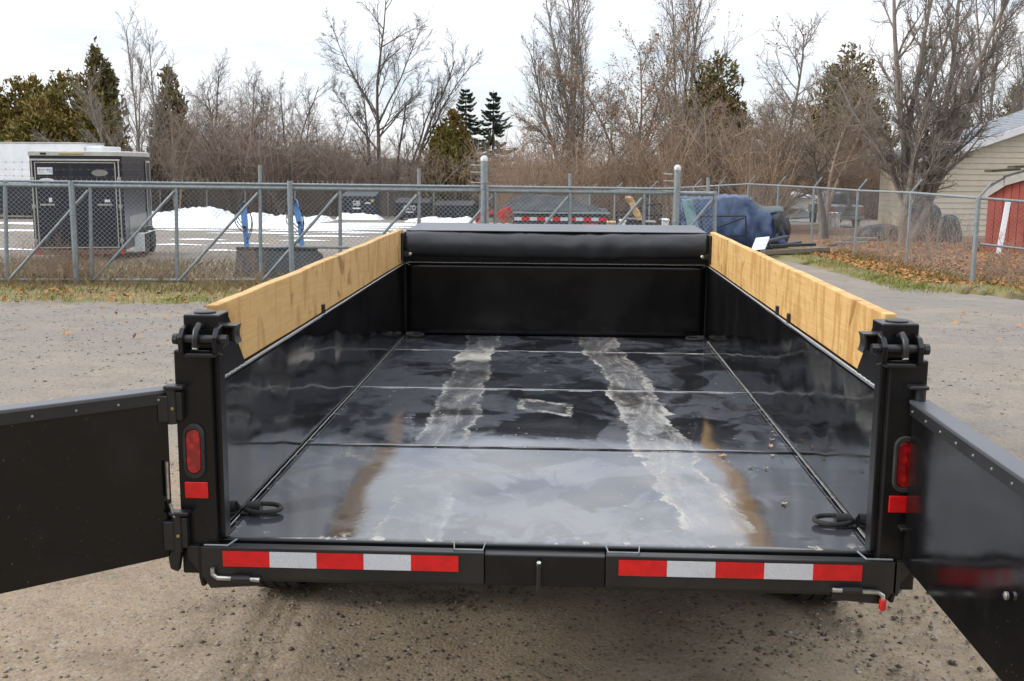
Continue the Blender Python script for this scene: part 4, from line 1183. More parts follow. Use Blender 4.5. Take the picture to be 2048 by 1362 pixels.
sheet('dark_sheet', lambda u, v: tuple(bp(1500+70*u, 412+8*math.sin(u*5)-20*math.sin(PI*v)*(1-.5*u)+22*u, -.1+1.2*v)), 16, 10, 'darktarp', BT, .01)
sheet('black_plastic', lambda u, v: tuple(bp(1542+33*u+6*math.sin(v*4), 432+62*v+4*math.sin(u*9), -.45+.12*bz2(u*5, v*4)+.5*u)), 16, 16, 'bin', BT, .01)
y1 = 26.2
fb = gpt(1445, y1)
FR = empty('steel_frame', fb, 'grey steel gate frame with a diagonal bar leaning on the blue tarp', 'frame')
def fp(px, py): return at(px, py, y1)-fb
for a, b in (((1401, 433), (1491, 432)), ((1491, 432), (1493, 471)), ((1401, 433), (1408, 476)), ((1408, 473), (1493, 471)), ((1430, 457), (1488, 436))):
    MB().bar(fp(*a), fp(*b), .035, .035, (0, 1, 0)).build('frame_bar', 'satin', FR, .003)
for xx in (1408, 1493): MB().bar(fp(xx, 472), Vector((fp(xx, 472).x, 0, 0)), .035, .035, (0, 1, 0)).build('frame_foot', 'satin', FR, .003)
# steel beams and timbers lying in front
r_ = random.Random(11)
for i, (a, b, wd, mt, lab) in enumerate((((1525, 505), (1655, 498), .16, 'timber', 'weathered grey timber lying lowest in the pile by the blue tarp'), ((1512, 488), (1575, 473), .10, 'shroud', 'dark steel beam lying steeply over the pile by the blue tarp'),
        ((1540, 492), (1628, 489), .11, 'bin', 'black steel beam lying level on the timber pile'), ((1520, 497), (1600, 484), .09, 'shroud', 'grey steel channel between the two black beams'), ((1548, 500), (1610, 496), .09, 'split', 'short pale plank under the black steel beam'))):
    p, q = at(*a, 25.4+.12*i), at(*b, 26.4+.1*i)
    m = (p+q)/2; m.z = gz(m.y)
    s = MB(m); s.bar(p, q, wd*1.4, wd*.7); o = s.build('lumber_beam', mt, None, .008); o.location = m
    tag(o, lab, 'beam', 'beams and timbers in front of the blue tarp')
m = gpt(1524, 25.2); s = MB(m); s.obox(at(1521, 487, 25.2), (.17, 0, .02), (0, .02, .02), (.06, .05, .14)); o = s.build('paper_sheet', 'white_paint'); o.location = m
tag(o, 'white board scrap in front of the blue tarp', 'board')

# ================================================================== BUILDINGS
# cream sided house at the right
hc = gpt(1832, 37.5)
TH = math.radians(9)
HS = empty('house', hc, 'cream sided house with grey shingled roof behind the bare tree on the right', 'house', rz=TH)
HLEN, HDEP = 12.5, 3.0
zt = at(1832, 314, 37.5).z-hc.z
# roof profile along the gable wall (kicked eave, then steeper to the ridge)
prof = [(0, zt), (1.3, zt+.22), (HLEN*.52, zt+1.95), (HLEN, zt+.2)]
def rz_(x):
    for (a, b), (c, d) in zip(prof[:-1], prof[1:]):
        if x <= c: return b+(d-b)*(x-a)/(c-a)
    return prof[-1][1]
MB().prism([(0.02, .06, -.3), (HLEN-.02, .06, -.3)]+[(min(max(x, .02), HLEN-.02), .06, z-.05) for x, z in prof[::-1]], (0, HDEP, 0)).build('wall_core', 'siding_trim', HS)
hcrs = .205
k = 0; zz = -.15
while zz < zt+2.3:
    # clip each course under the rake
    xa, xb = 0.0, HLEN
    if zz+hcrs > rz_(0): 
        xa = next((x*.05 for x in range(int(HLEN/.05)) if rz_(x*.05) > zz+hcrs), None)
        xb = next((x*.05 for x in range(int(HLEN/.05), 0, -1) if rz_(x*.05) > zz+hcrs), None)
    if xa is not None and xb is not None and xb-xa > .3:
        for u0, u1 in ((xa, min(xb, 4.4)), (max(xa, 4.56), xb)):
            if u1-u0 > .2:
                MB().hexa([(u0, .0, zz), (u1, .0, zz), (u1, .05, zz), (u0, .05, zz), (u0, .028, zz+hcrs-.004), (u1, .028, zz+hcrs-.004), (u1, .05, zz+hcrs-.004), (u0, .05, zz+hcrs-.004)]).build('siding_board', 'siding', HS)
    zz += hcrs
MB().box(4.40, 4.56, -.02, .055, -.3, rz_(4.48)-.1).build('corner_board', 'siding_trim', HS, .01)
MB().box(-.06, .08, -.02, .2, -.3, zt-.05).build('corner_board', 'siding_trim', HS, .01)
for k in range(int(zt/hcrs)+1):
    MB().box(-.03, .02, .25, HDEP, k*hcrs-.15, k*hcrs-.15+hcrs-.008).build('siding_board', 'siding', HS)
ov = .45
for (a, b), (c, d) in zip(prof[:-1], prof[1:]):
    a2, b2 = (a-ov, b-ov*(d-b)/(c-a)) if a == 0 else (a, b)
    c2, d2 = (c+ov, d+ov*(d-b)/(c-a)) if c == HLEN else (c, d)
    rf = MB().prism([(a2, -.4, b2+.02), (c2, -.4, d2+.02), (c2, -.4, d2+.14), (a2, -.4, b2+.14)], (0, HDEP+.8, 0)).build('roof', 'shingle', HS, .01)
    MB().prism([(a2, -.44, b2-.14), (c2, -.44, d2-.14), (c2, -.44, d2+.13), (a2, -.44, b2+.13)], (0, .035, 0)).build('fascia', 'white_paint', rf, .005)
    nrow = max(3, int(math.hypot(c2-a2, d2-b2)/.24))
    for r in range(nrow):
        t0, t1 = r/nrow, (r+.96)/nrow
        x0, x1 = a2+(c2-a2)*t0, a2+(c2-a2)*t1; z0, z1 = b2+(d2-b2)*t0, b2+(d2-b2)*t1
        up = 1 if d2 > b2 else -1
        MB().hexa([(x0, -.38, z0+.141), (x1, -.38, z1+.141), (x1, HDEP+.38, z1+.141), (x0, HDEP+.38, z0+.141), (x0, -.38, z0+.141+(.022 if up > 0 else .004)), (x1, -.38, z1+.141+(.004 if up > 0 else .022)), (x1, HDEP+.38, z1+.141+(.004 if up > 0 else .022)), (x0, HDEP+.38, z0+.141+(.022 if up > 0 else .004))]).build('shingle_course', 'shingle', rf)

# red shed ----------------------------------------------------------------------
y0 = 27.5
sb = gpt(1972, y0)
SH = empty('shed', sb, 'red board shed with rounded white gambrel roof edge at the right', 'shed', rz=-.38)
xl = 0.0; wd = 3.4
zr = [(0, at(1970, 380, y0).z-sb.z), (.42, at(2000, 356, y0).z-sb.z), (1.05, at(2048, 340, y0).z-sb.z), (1.7, at(2048, 333, y0).z-sb.z)]
pr = [(xl+a, z) for a, z in zr]+[(xl+wd-a, z) for a, z in zr[::-1][1:]]
MB().prism([(xl+.06, .04, -.2), (xl+wd-.06, .04, -.2)]+[(min(max(x, xl+.06), xl+wd-.06), .04, z-.06) for x, z in pr[::-1]], (0, 2.6, 0)).build('shed_core', 'redwood', SH)
nb = 17
for k in range(nb):
    x0 = xl+.05+(wd-.1)*k/nb; x1 = x0+(wd-.1)/nb-.012; xm = (x0+x1)/2-xl
    xm = min(xm, wd-xm)
    zz = next((b+(d-b)*(xm-a)/(c-a) for (a, b), (c, d) in zip(zr[:-1], zr[1:]) if a <= xm <= c), zr[-1][1])-.16
    MB().box(x0, x1, .0+.006*(k % 2), .038, -.15, zz).build('wall_board', 'redwood', SH, .004)
for (a, b), (c, d) in zip(pr[:-1], pr[1:]):
    MB().prism([(a-.02, -.10, b-.22), (c+.02, -.10, d-.22), (c+.02, -.10, d+.02), (a-.02, -.10, b+.02)], (0, .03, 0)).build('roof_trim', 'cream_trim', SH, .004)
    MB().prism([(a-.03, -.12, b+.02), (c+.03, -.12, d+.02), (c+.03, -.12, d+.06), (a-.03, -.12, b+.06)], (0, 2.9, 0)).build('roof_panel', 'shroud', SH, .004)
wl_ = MB(); a, b = at(2017, 400, y0-.4), at(1999, 478, y0-.7); m = gpt(2005, y0-.6)
wl_ = MB(m); wl_.bar(a, Vector((b.x, b.y, gz(b.y))), .14, .04, (0, 1, 0)); o = wl_.build('leaning_board', 'white_paint', None, .004); o.location = m
tag(o, 'tall white board leaning on the red shed', 'board')
for i, (a, b, lab) in enumerate((((1976, 342), (2034, 338), 'mossy old plank lying on the left slope of the red shed roof'), ((2022, 334), (2075, 331), 'mossy old plank lying higher on the red shed roof'))):
    p, q = at(*a, y0-.1+.5*i), at(*b, y0+.2+.5*i); m = (p+q)/2
    s = MB(m); s.bar(p, q, .30, .07); o = s.build('old_plank', 'moss', None, .012); o.location = m
    tag(o, lab, 'plank')

# workshop added out of view; keeps white sky from mirroring in the black paint
MT['cladding'] = pm('brown_blocker_cladding', (.10, .085, .07), (.08, .068, .056), 1.5, .7)
WS = empty('blocker', (0, -17, 0), 'brown clad workshop added unseen behind the camera to darken reflections', 'blocker')
MB().box(-16, 16, -9, 0, -.1, 4.6).build('wall', 'cladding', WS, .02)
for x in (-9, 0, 9):
    d_ = MB().box(x-2, x+2, .0+.003, .08, 0, 3.6).build('blocker_door', 'siding_trim', WS, .01)
    for k in range(6): MB().box(x-1.95, x+1.95, .082, .10, .1+.58*k, .62+.58*k).build('blocker_slat', 'siding_trim', d_, .01)
MB().prism([(-16.4, .5, 4.6), (-16.4, -9.5, 4.6), (-16.4, -4.5, 6.4)], (32.8, 0, 0)).build('roof', 'shingle', WS, .02)

# far white house, pickup ---------------------------------------------------------
y0 = 56
wb = gpt(1605, y0)
WH = empty('cottage', wb, 'low white cottage with a dark porch roof far beyond the fence', 'house')
def wp(px, py): return at(px, py, y0)-wb
MB().box(wp(1566, 400).x, wp(1642, 400).x, .6, 5, -.2, wp(1600, 392).z).build('wall', 'mossy_siding', WH, .02)
MB().hexa([Vector(q) for q in ((wp(1562, 0).x, .2, wp(1600, 396).z), (wp(1646, 0).x, .2, wp(1600, 396).z), (wp(1646, 0).x, 5.2, wp(1600, 396).z), (wp(1562, 0).x, 5.2, wp(1600, 396).z),
     (wp(1562, 0).x, .2, wp(1600, 391).z), (wp(1646, 0).x, .2, wp(1600, 391).z), (wp(1646, 0).x, 5.2, wp(1600, 386).z), (wp(1562, 0).x, 5.2, wp(1600, 386).z))]).build('roof', 'white_paint', WH)
pr_ = MB().hexa([Vector(q) for q in ((wp(1568, 0).x, -1.6, wp(1600, 437).z), (wp(1640, 0).x, -1.6, wp(1600, 432).z), (wp(1630, 0).x, .58, wp(1600, 421).z), (wp(1590, 0).x, .58, wp(1600, 421).z),
     (wp(1568, 0).x, -1.6, wp(1600, 435).z), (wp(1640, 0).x, -1.6, wp(1600, 430).z), (wp(1630, 0).x, .58, wp(1600, 418).z), (wp(1590, 0).x, .58, wp(1600, 418).z))]).build('porch_roof', 'shroud', WH)
MB().box(wp(1568, 0).x, wp(1640, 0).x, -1.62, -1.55, wp(1600, 440).z, wp(1600, 436).z).build('porch_fascia', 'white_paint', WH)
MB().box(wp(1570, 0).x, wp(1640, 0).x, -1.4, .5, -.2, wp(1600, 440).z).build('porch_wall', 'mossy_siding', WH)
y0 = 47
kb = gpt(1715, y0)
PK = empty('pickup_truck', kb, 'grey pickup truck seen from behind between the bare trees', 'truck')
def kp(px, py): return at(px, py, y0)-kb
x0, x1 = kp(1684, 0).x, kp(1752, 0).x
MB().box(x0, x1, 0, 2.0, .5, 1.0).build('cargo_bed', 'greypaint', PK, .05)
tg = MB().box(x0+.12, x1-.12, -.04, 0-.003, .56, .96).build('tailgate', 'greypaint', PK, .02)
MB().box((x0+x1)/2-.1, (x0+x1)/2+.1, -.06, -.042, .8, .86).build('tailgate_handle', 'satin', tg)
for xx in (x0+.06, x1-.06): MB().box(xx-.05, xx+.05, -.03, -.003, .62, .95).build('tail_lamp', 'red_plastic', PK, .01)
MB().box(x0, x1, -.14, -.05, .38, .52).build('bumper', 'silver', PK, .02)
MB().hexa([(x0+.05, 2.02, .95), (x1-.05, 2.02, .95), (x1-.05, 3.6, .95), (x0+.05, 3.6, .95), (x0+.2, 2.12, 1.55), (x1-.2, 2.12, 1.55), (x1-.2, 3.3, 1.55), (x0+.2, 3.3, 1.55)]).build('cab', 'greypaint', PK, .05)
MB().hexa([(x0+.25, 2.0, 1.02), (x1-.25, 2.0, 1.02), (x1-.25, 2.03, 1.02), (x0+.25, 2.03, 1.02), (x0+.32, 2.08, 1.45), (x1-.32, 2.08, 1.45), (x1-.32, 2.11, 1.45), (x0+.32, 2.11, 1.45)]).build('rear_window', 'glass', PK)
MB().box(x0, x1, 3.6, 4.7, .5, 1.0).build('bonnet', 'greypaint', PK, .08)
for xx in (x0+.12, x1-.12):
    for yy in (.8, 4.0): MB().lathe((xx, yy, .36), (1, 0, 0), [(-.11, .2), (-.11, .33), (-.08, .36), (.08, .36), (.11, .33), (.11, .2)], 20).build('wheel', 'rubber', PK, smooth=True)
o = crate('white_appliance', 'white appliance standing beside the grey pickup truck', 'appliance', 1664, 1683, 427, 46, 'white_paint')

# dark mounds by the house
def mound(name, label, cat, px, y, hw, h, mat, seed):
    b = gpt(px, y); f = vnoise(seed)
    def fn(u, v):
        an = 2*PI*u; r = math.sin(PI/2*(1-v))**.6
        k = 1+.14*f(an*1.5+3*math.cos(an), v*4)+.05*math.sin(an*11+v*3)
        return (math.cos(an)*hw*r*k, math.sin(an)*hw*.7*r*k, h*math.sin(PI/2*v)**.8*(1+.06*f(an, v*5))-.02)
    o = sheet(name, fn, 40, 14, mat, None, 0); o.location = b
    return tag(o, label, cat)
mound('tarped_mound', 'tall black tarped mound against the cream house wall', 'tarp', 1852, 33.5, .62, 1.35, 'bin', 101)
mound('tarped_mound', 'lower dark bundle right of the tarped mound by the cream house', 'tarp', 1900, 33, .42, .95, 'darktarp', 102)
mound('tarped_mound', 'low dark bundle at the foot of the big multi stemmed tree', 'tarp', 1765, 34, .75, .62, 'bin', 103)
# loose pipes on the ground behind the fence
r_ = random.Random(4)
cols = [('timber', 'grey weathered pole lying among the scrap behind the fence, lowest of the heap'), ('silver', 'pale metal pipe lying across the scrap behind the fence'), ('timber', 'long weathered pole on top of the scrap heap behind the fence'),
        ('silver', 'short pale pipe sticking out to the right of the scrap heap'), ('moss', 'brown rotten plank in the scrap heap behind the fence')]
for i, (mt, lab) in enumerate(cols):
    a, b = at(1655+14*i, 497-5*i, 30.5+.3*i), at(1722+10*i, 503-7*i, 31.3+.3*i)
    m = (a+b)/2; m.z = gz(m.y); a.z = gz(a.y)+.06+.06*i; b.z = gz(b.y)+.06+.05*i
    s = MB(m); s.tube([a, b], .035, 7); o = s.build('scrap_pole', mt, None, smooth=True); o.location = m
    tag(o, lab, 'pole', 'poles in the scrap heap behind the right fence')

# ================================================================== TREES
def branch(ln, R, p, d, length, r, lvl, P, tips=None):
    kk = (9, 6, 4, 2, 2)[lvl]
    pts = [p]; rad = [r]; dirs = [d]
    st = length/(kk-1)
    for i in range(1, kk):
        j = P['jit'][lvl]
        d = d+np.array([R.gauss(0, j), R.gauss(0, j), R.gauss(0, j)+P['up'][lvl]])
        d = d/np.linalg.norm(d)
        p = p+d*st
        pts.append(p); dirs.append(d)
        t = i/(kk-1)
        rad.append(max(r*(1-t*P['tap'][lvl]), P['rmin']))
    ln.add(pts, rad, (8, 6, 4, 3, 3)[lvl])
    if lvl >= P['depth']:
        if tips is not None: tips.append((pts[-1], pts[-2], dirs[-1]))
        return
    n = P['n'][lvl]
    n = max(1, int(n*R.uniform(.8, 1.2)+.5))
    for c in range(n):
        t = P['t0'][lvl]+(1-P['t0'][lvl])*((c+R.random())/n)
        x = t*(kk-1); i = min(int(x), kk-2); q = x-i
        bp_ = pts[i]*(1-q)+pts[i+1]*q; bd = dirs[i+1]
        az = R.uniform(0, 2*PI); an = math.radians(R.gauss(P['ang'][lvl], P['ang'][lvl]*.22))
        a = np.cross(bd, [.3, .2, 1.0] if abs(bd[2]) < .9 else [1, .1, 0]); a /= np.linalg.norm(a)+1e-9; b = np.cross(bd, a)
        nd = bd*math.cos(an)+(a*math.cos(az)+b*math.sin(az))*math.sin(an)
        le = length*P['lr'][lvl]*(1-P['fall'][lvl]*t)*R.uniform(.7, 1.15)
        rr = min(rad[i]*.72, max(P['rmin'], r*P['rr'][lvl]*(1-.45*t)))
        branch(ln, R, bp_, nd, le, rr, lvl+1, P, tips)
BASE = dict(depth=3, jit=(.07, .12, .16, .2, .22), up=(.02, .05, .05, .04, .03), tap=(.75, .8, .8, .7, .6), rmin=.005, n=(17, 11, 10, 5), t0=(.25, .15, .12, .1),
            ang=(42, 42, 45, 45), lr=(.45, .45, .45, .5), fall=(.55, .4, .4, .4), rr=(.4, .5, .5, .6))
def bare_tree(label, px, y, ytop, seed, bark, stems=((0, 0),), trunk=.16, name='bare_tree', pybase=None, leaves=0, lf='tan_leaf', **kw):
    """stems: (lean in x per metre, lean in y, optional length factor)"""
    b = gpt(px, y); R = random.Random(seed)
    P = dict(BASE); P.update(kw)
    H = at(px, ytop, y).z-b.z
    o = empty(name, b, label, 'tree')
    tr = Lines(); cr_ = Lines(); tips = []
    for sidx, st in enumerate(stems):
        f = st[2] if len(st) > 2 else 1
        d = np.array([st[0], st[1], 1.0]); d /= np.linalg.norm(d)
        one = Lines()
        h0 = st[3] if len(st) > 3 else None
        branch(one, R, np.array([0., 0., H*h0]) if h0 else np.array([.12*R.uniform(-1, 1)*min(1, len(stems)-1), .12*R.uniform(-1, 1)*min(1, len(stems)-1), -.1]), d, H*f, trunk*((.7+.3*f) if not h0 else .62*f+.15), 0, P, tips)
        for (k, n), Ls in one.g.items():
            for pts, rad in Ls: (tr if n >= 6 else cr_).add(pts, rad, n)
    link('trunk', tr.mesh('trunk'), bark, o)
    link('crown', cr_.mesh('crown'), bark, o)
    if leaves:
        rs = np.random.RandomState(seed); idx = rs.randint(0, len(tips), leaves)
        C = np.array([tips[i][0] for i in idx])+rs.normal(0, .06, (leaves, 3)); U = rs.normal(0, 1, (leaves, 3)); W = rs.normal(0, 1, (leaves, 3))
        U /= np.linalg.norm(U, axis=1, keepdims=True); W -= U*(U*W).sum(1, keepdims=True); W /= np.linalg.norm(W, axis=1, keepdims=True)
        link('clinging_leaves', quads('clinging_leaves', C, U*.06, W*.035), lf, o)
    return o

def cedar(label, px, y, ytop, halfw, seed, mat='cedar', n=15000, squash=.46, name='cedar_tree'):
    b = gpt(px, y); H = at(px, ytop, y).z-b.z; Rw = halfw/ppm(y)
    n = int(n*(1.1 if y > 52 else 1.6)); rs = np.random.RandomState(seed)
    o = empty(name, b, label, 'tree')
    MB().tube([(0, 0, -.1), (0, 0, H*.5), (0, 0, H*.93)], [.16, .10, .02], 8).build('trunk', 'bark_brown', o, smooth=True)
    # several spires, each a column of upright spray clumps with its own lean
    cx = []; cy = []; cz = []; hh = []; ww = []
    sp = [(0, 0, 1.0, .85)]
    for k in range(9):
        a_ = 2*PI*(k+rs.uniform(-.3, .3))/9; d_ = Rw*rs.uniform(.30, .66)
        sp.append((math.cos(a_)*d_, math.sin(a_)*d_, rs.uniform(.62, .97)*(1-.16*d_/Rw), rs.uniform(.48, .72)))
    for ox, oy, fh, fr_ in sp:
        m = int(90*fr_/.5); Hs = H*fh; Rs = Rw*fr_
        t = rs.uniform(0, 1, m)**.85; an = rs.uniform(0, 2*PI, m)
        prof = np.where(t < .15, .8+t*1.3, 1-(t-.15)/.85)**squash
        rr = Rs*prof*rs.uniform(.3, 1.18, m)
        cx += list(ox*(1-.35*t)+rr*np.cos(an)); cy += list(oy*(1-.35*t)+rr*np.sin(an)); cz += list(Hs*(.02+.94*t))
        hh += list(H*rs.uniform(.03, .085, m)); ww += list(Rw*rs.uniform(.07, .2, m))
        cx += [ox*.65]*2; cy += [oy*.65]*2; cz += [Hs*.95, Hs*.88]; hh += [H*.06]*2; ww += [Rw*.05, Rw*.09]
    cx, cy, cz, hh, ww = map(np.array, (cx, cy, cz, hh, ww))
    i = rs.randint(0, len(cx), n)
    v = rs.normal(0, 1, (n, 3)); v /= np.linalg.norm(v, axis=1, keepdims=True); q = rs.uniform(.35, 1, n)**.5
    C = np.stack([cx[i]+v[:, 0]*ww[i]*q, cy[i]+v[:, 1]*ww[i]*q, cz[i]+v[:, 2]*hh[i]*q], 1)
    C[:, 2] = np.maximum(C[:, 2], .05)
    outw = C.copy(); outw[:, 2] = 0; outw /= np.linalg.norm(outw, axis=1, keepdims=True)+1e-6
    U = outw*.5+np.array([0, 0, 1.])*rs.uniform(.3, 1, (n, 1))+rs.normal(0, .45, (n, 3)); U /= np.linalg.norm(U, axis=1, keepdims=True)
    W = np.cross(U, rs.normal(0, 1, (n, 3))); W /= np.linalg.norm(W, axis=1, keepdims=True)
    s_ = rs.uniform(.6, 1.3, (n, 1))
    link('crown', quads('crown', C, U*.17*s_*min(1, y/62), W*.062*s_*min(1, y/62)), mat, o)
    return o

def spruce(label, px, y, ytop, halfw, seed, ybot=300):
    b = gpt(px, y); H = at(px, ytop, y).z-b.z; Rw = halfw/ppm(y); z0 = max(.6, at(px, ybot, y).z-b.z)
    rs = np.random.RandomState(seed)
    o = empty('spruce_tree', b, label, 'tree')
    MB().tube([(0, 0, -.1), (0, 0, H*.6), (0, 0, H)], [.17, .09, .012], 8).build('trunk', 'bark_dark', o, smooth=True)
    ln = Lines(); C = []; U = []; W = []
    z = z0
    while z < H-.15:
        t = (z-z0)/(H-z0); n = 5
        for k in range(n):
            an = rs.uniform(0, 6.28); le = Rw*(1-t)**.8*rs.uniform(.4, 1.3)+.12
            d = np.array([math.cos(an), math.sin(an), 0]); dz = rs.uniform(-.35, .12)+.35*t
            pts = [np.array([0, 0, z]), np.array([0, 0, z])+d*le*.5+np.array([0, 0, (dz-.12)*le*.5]), np.array([0, 0, z])+d*le+np.array([0, 0, dz*le])]
            ln.add(pts, [.025, .016, .006], 3)
            m = int(40+70*le)
            for q in rs.uniform(.12, 1, m):
                p = pts[0]*(1-q)+pts[2]*q+np.array([0, 0, -.16*le*math.sin(PI*q)])
                side = np.cross(d, [0, 0, 1])*rs.choice([-1, 1])
                u = d*.6+side*rs.uniform(.2, 1)+np.array([0, 0, rs.uniform(-.9, .35)]); u /= np.linalg.norm(u)
                C.append(p+u*.10*(1.1-q*.6)); U.append(u*.125*(1.15-q*.6)); wv = np.cross(u, rs.normal(0, 1, 3)); W.append(wv/np.linalg.norm(wv)*.036)
        z += rs.uniform(.16, .24)+.14*(1-t)
    link('limbs', ln.mesh('limbs'), 'bark_dark', o)
    link('crown', quads('crown', np.array(C), np.array(U), np.array(W)), 'spruce', o)
    return o

# --- left: cedars and bare trees
cedar('olive cedar at the left edge of the picture', -15, 60, 160, 105, 1, n=15000)
cedar('rounded olive cedar, second from the left edge', 45, 61, 152, 95, 2, n=17000)
cedar('broad olive cedar left of the tall cedar spire', 135, 60, 140, 95, 3, n=18000)
cedar('tallest cedar spire above the black cargo trailer', 205, 62, 82, 72, 4, 'cedar_dark', n=17000, squash=.75)
cedar('low rusty olive cedar behind the white box trailer', 90, 57, 190, 110, 14, n=15000)
cedar('stout olive cedar between the left edge and the tall spire', 85, 63, 150, 100, 16, n=16000)
cedar('low cedar filling the gap behind the cargo trailer', 200, 58, 180, 85, 15, n=13000)
cedar('slim green cedar standing behind the pale double trunk', 347, 60, 132, 60, 5, 'cedar_dark', n=12000)
bare_tree('tall grey bare tree with many upright stems beside the slim cedar', 287, 55, 58, 11, 'bark_grey', ((-.06, 0), (.10, .05, .95), (-.16, .05, .85), (.20, 0, .8)), .085, n=(14, 10, 9, 4), lr=(.38, .42, .45, .5), ang=(26, 32, 38, 40), up=(.03, .10, .08, .05, .03))
bare_tree('leaning grey bare tree with branches swept to the left above the cargo trailer', 285, 53, 150, 12, 'bark_grey', ((-.55, 0), (-.8, -.1, .9), (-.35, .1, 1)), .07, n=(15, 10, 9, 4), ang=(30, 34, 38, 40), lr=(.42, .42, .45, .5))
bare_tree('pale double trunk bare tree in front of the slim cedar', 355, 54, 215, 13, 'bark_tan', ((.03, 0), (-.22, .1, .9), (.22, 0, .85)), .08, n=(13, 10, 9, 4))
bare_tree('dark rounded bare tree over the brown thicket left of centre', 445, 60, 150, 14, 'bark_dark', ((.02, 0), (-.2, 0, .9), (.25, .1, .9)), .10, n=(17, 12, 10, 4))
bare_tree('smaller dark bare tree between the rounded one and the forked one', 510, 62, 172, 15, 'bark_dark', ((-.1, 0), (.2, 0, .9)), .09, n=(16, 12, 10, 4))
bare_tree('thin forked bare tree left of the big elm', 590, 62, 160, 16, 'bark_dark', ((.08, 0), (-.18, .0, .95), (.22, 0, .8)), .08, n=(14, 11, 9, 4))
bare_tree('short spindly bare tree left of the big elm foot', 655, 63, 225, 36, 'bark_dark', ((.1, 0), (-.2, .0, .9)), .07, n=(14, 11, 9, 4))
# --- the elm and its fork
bare_tree('tall dark bare elm rising highest at centre left', 758, 60, -5, 17, 'bark_dark', ((.0, 0), (-.62, .05, .50, .46), (.42, 0, .5, .42), (-.95, 0, .38, .30), (.75, .1, .36, .36), (-.12, .05, .62)), .145, n=(14, 11, 9, 4), t0=(.32, .2, .15, .1), ang=(38, 34, 40, 42), lr=(.40, .42, .45, .5), up=(.02, .06, .02, -.01, -.03), jit=(.05, .1, .14, .18, .2), tap=(.82, .8, .8, .7, .6))
bare_tree('dark bare tree forked like a V right of the tall elm', 800, 60, 95, 18, 'bark_dark', ((.36, 0, 1.0), (-.12, 0, .72), (.52, .1, .85, .18), (.22, .1, .8)), .12, n=(12, 10, 9, 4), t0=(.35, .2, .15, .1), ang=(28, 32, 38, 40), lr=(.36, .42, .45, .5), up=(.03, .05, .02, 0, -.02))
cedar('rounded golden olive cedar in front of the two spruces', 905, 60, 218, 72, 6, n=15000, squash=.6)
spruce('dark green spruce standing left of its twin', 932, 68, 176, 46, 7)
spruce('dark green spruce with long lower limbs, right of its twin', 986, 68, 180, 52, 8, 330)
# --- centre right
bare_tree('very tall narrow bare tree with steep branches right of centre', 1140, 55, -60, 19, 'bark_grey', ((0, 0), (.05, .04, .92), (-.06, -.03, .9), (.11, 0, .72), (-.13, 0, .7)), .13, n=(18, 12, 9, 4), t0=(.16, .12, .1, .1), ang=(27, 30, 36, 40), lr=(.40, .42, .45, .5), up=(.03, .12, .09, .05, .03), leaves=500)
bare_tree('bare tree with tan leaves still clinging right of the narrow tree', 1270, 52, 50, 20, 'bark_tan', ((.0, 0), (-.32, 0, .85), (.18, .1, .9)), .11, n=(16, 12, 10, 4), leaves=2200)
bare_tree('tall upright bare tree behind the tan leaved one', 1372, 58, -50, 21, 'bark_grey', ((0, 0), (-.07, 0, .9), (.08, 0, .9)), .11, n=(17, 11, 9, 4), ang=(25, 30, 36, 40), up=(.03, .12, .09, .05, .03), t0=(.3, .15, .12, .1), leaves=500)
cedar('tall olive cedar tangled in bare branches right of centre', 1425, 50, 100, 105, 9, 'cedar_dark', n=17000)
bare_tree('leaning bare tree with a long limb reaching left over the cedar', 1535, 44, 60, 22, 'bark_grey', ((-.14, 0), (-.75, 0, .75), (.25, 0, .6)), .11, n=(16, 12, 10, 4), leaves=300)
bare_tree('low spreading bare tree left of the blue tarp', 1330, 47, 190, 23, 'bark_tan', ((-.4, 0), (.4, 0), (0, .2)), .08, n=(17, 12, 10, 4), ang=(45, 42, 45, 45), leaves=500)
bare_tree('spreading brown bare tree under the narrow tall tree', 1215, 50, 180, 33, 'bark_brown', ((-.5, 0), (.45, 0), (0, .2)), .07, n=(16, 12, 10, 4), leaves=900)
cedar('dark cedar hidden in the apple tree tangle on the right', 1690, 67, 84, 120, 10, 'cedar_dark', n=19000)
APPLE = dict(n=(16, 12, 11, 4), ang=(55, 50, 48, 45), lr=(.55, .5, .48, .5), up=(.0, .03, .0, -.02, -.03), jit=(.12, .2, .24, .24, .24), t0=(.34, .2, .12, .1))
bare_tree('tangled grey apple tree in front of the dark cedar', 1650, 38, 120, 24, 'bark_tan', ((-.35, 0), (.1, .1), (.3, -.1, .9)), .10, **APPLE)
bare_tree('low tangled bare tree leaning over the fence above the blue tarp', 1535, 42, 215, 25, 'bark_tan', ((-.45, 0), (.4, 0), (0, .2)), .08, **APPLE)
bare_tree('straight dark trunk rising behind the fence left of the pickup truck', 1655, 35, 290, 37, 'bark_dark', ((.0, 0), ), .13, n=(9, 8, 7, 4), t0=(.5, .2, .1, .1), ang=(60, 50, 45, 45))
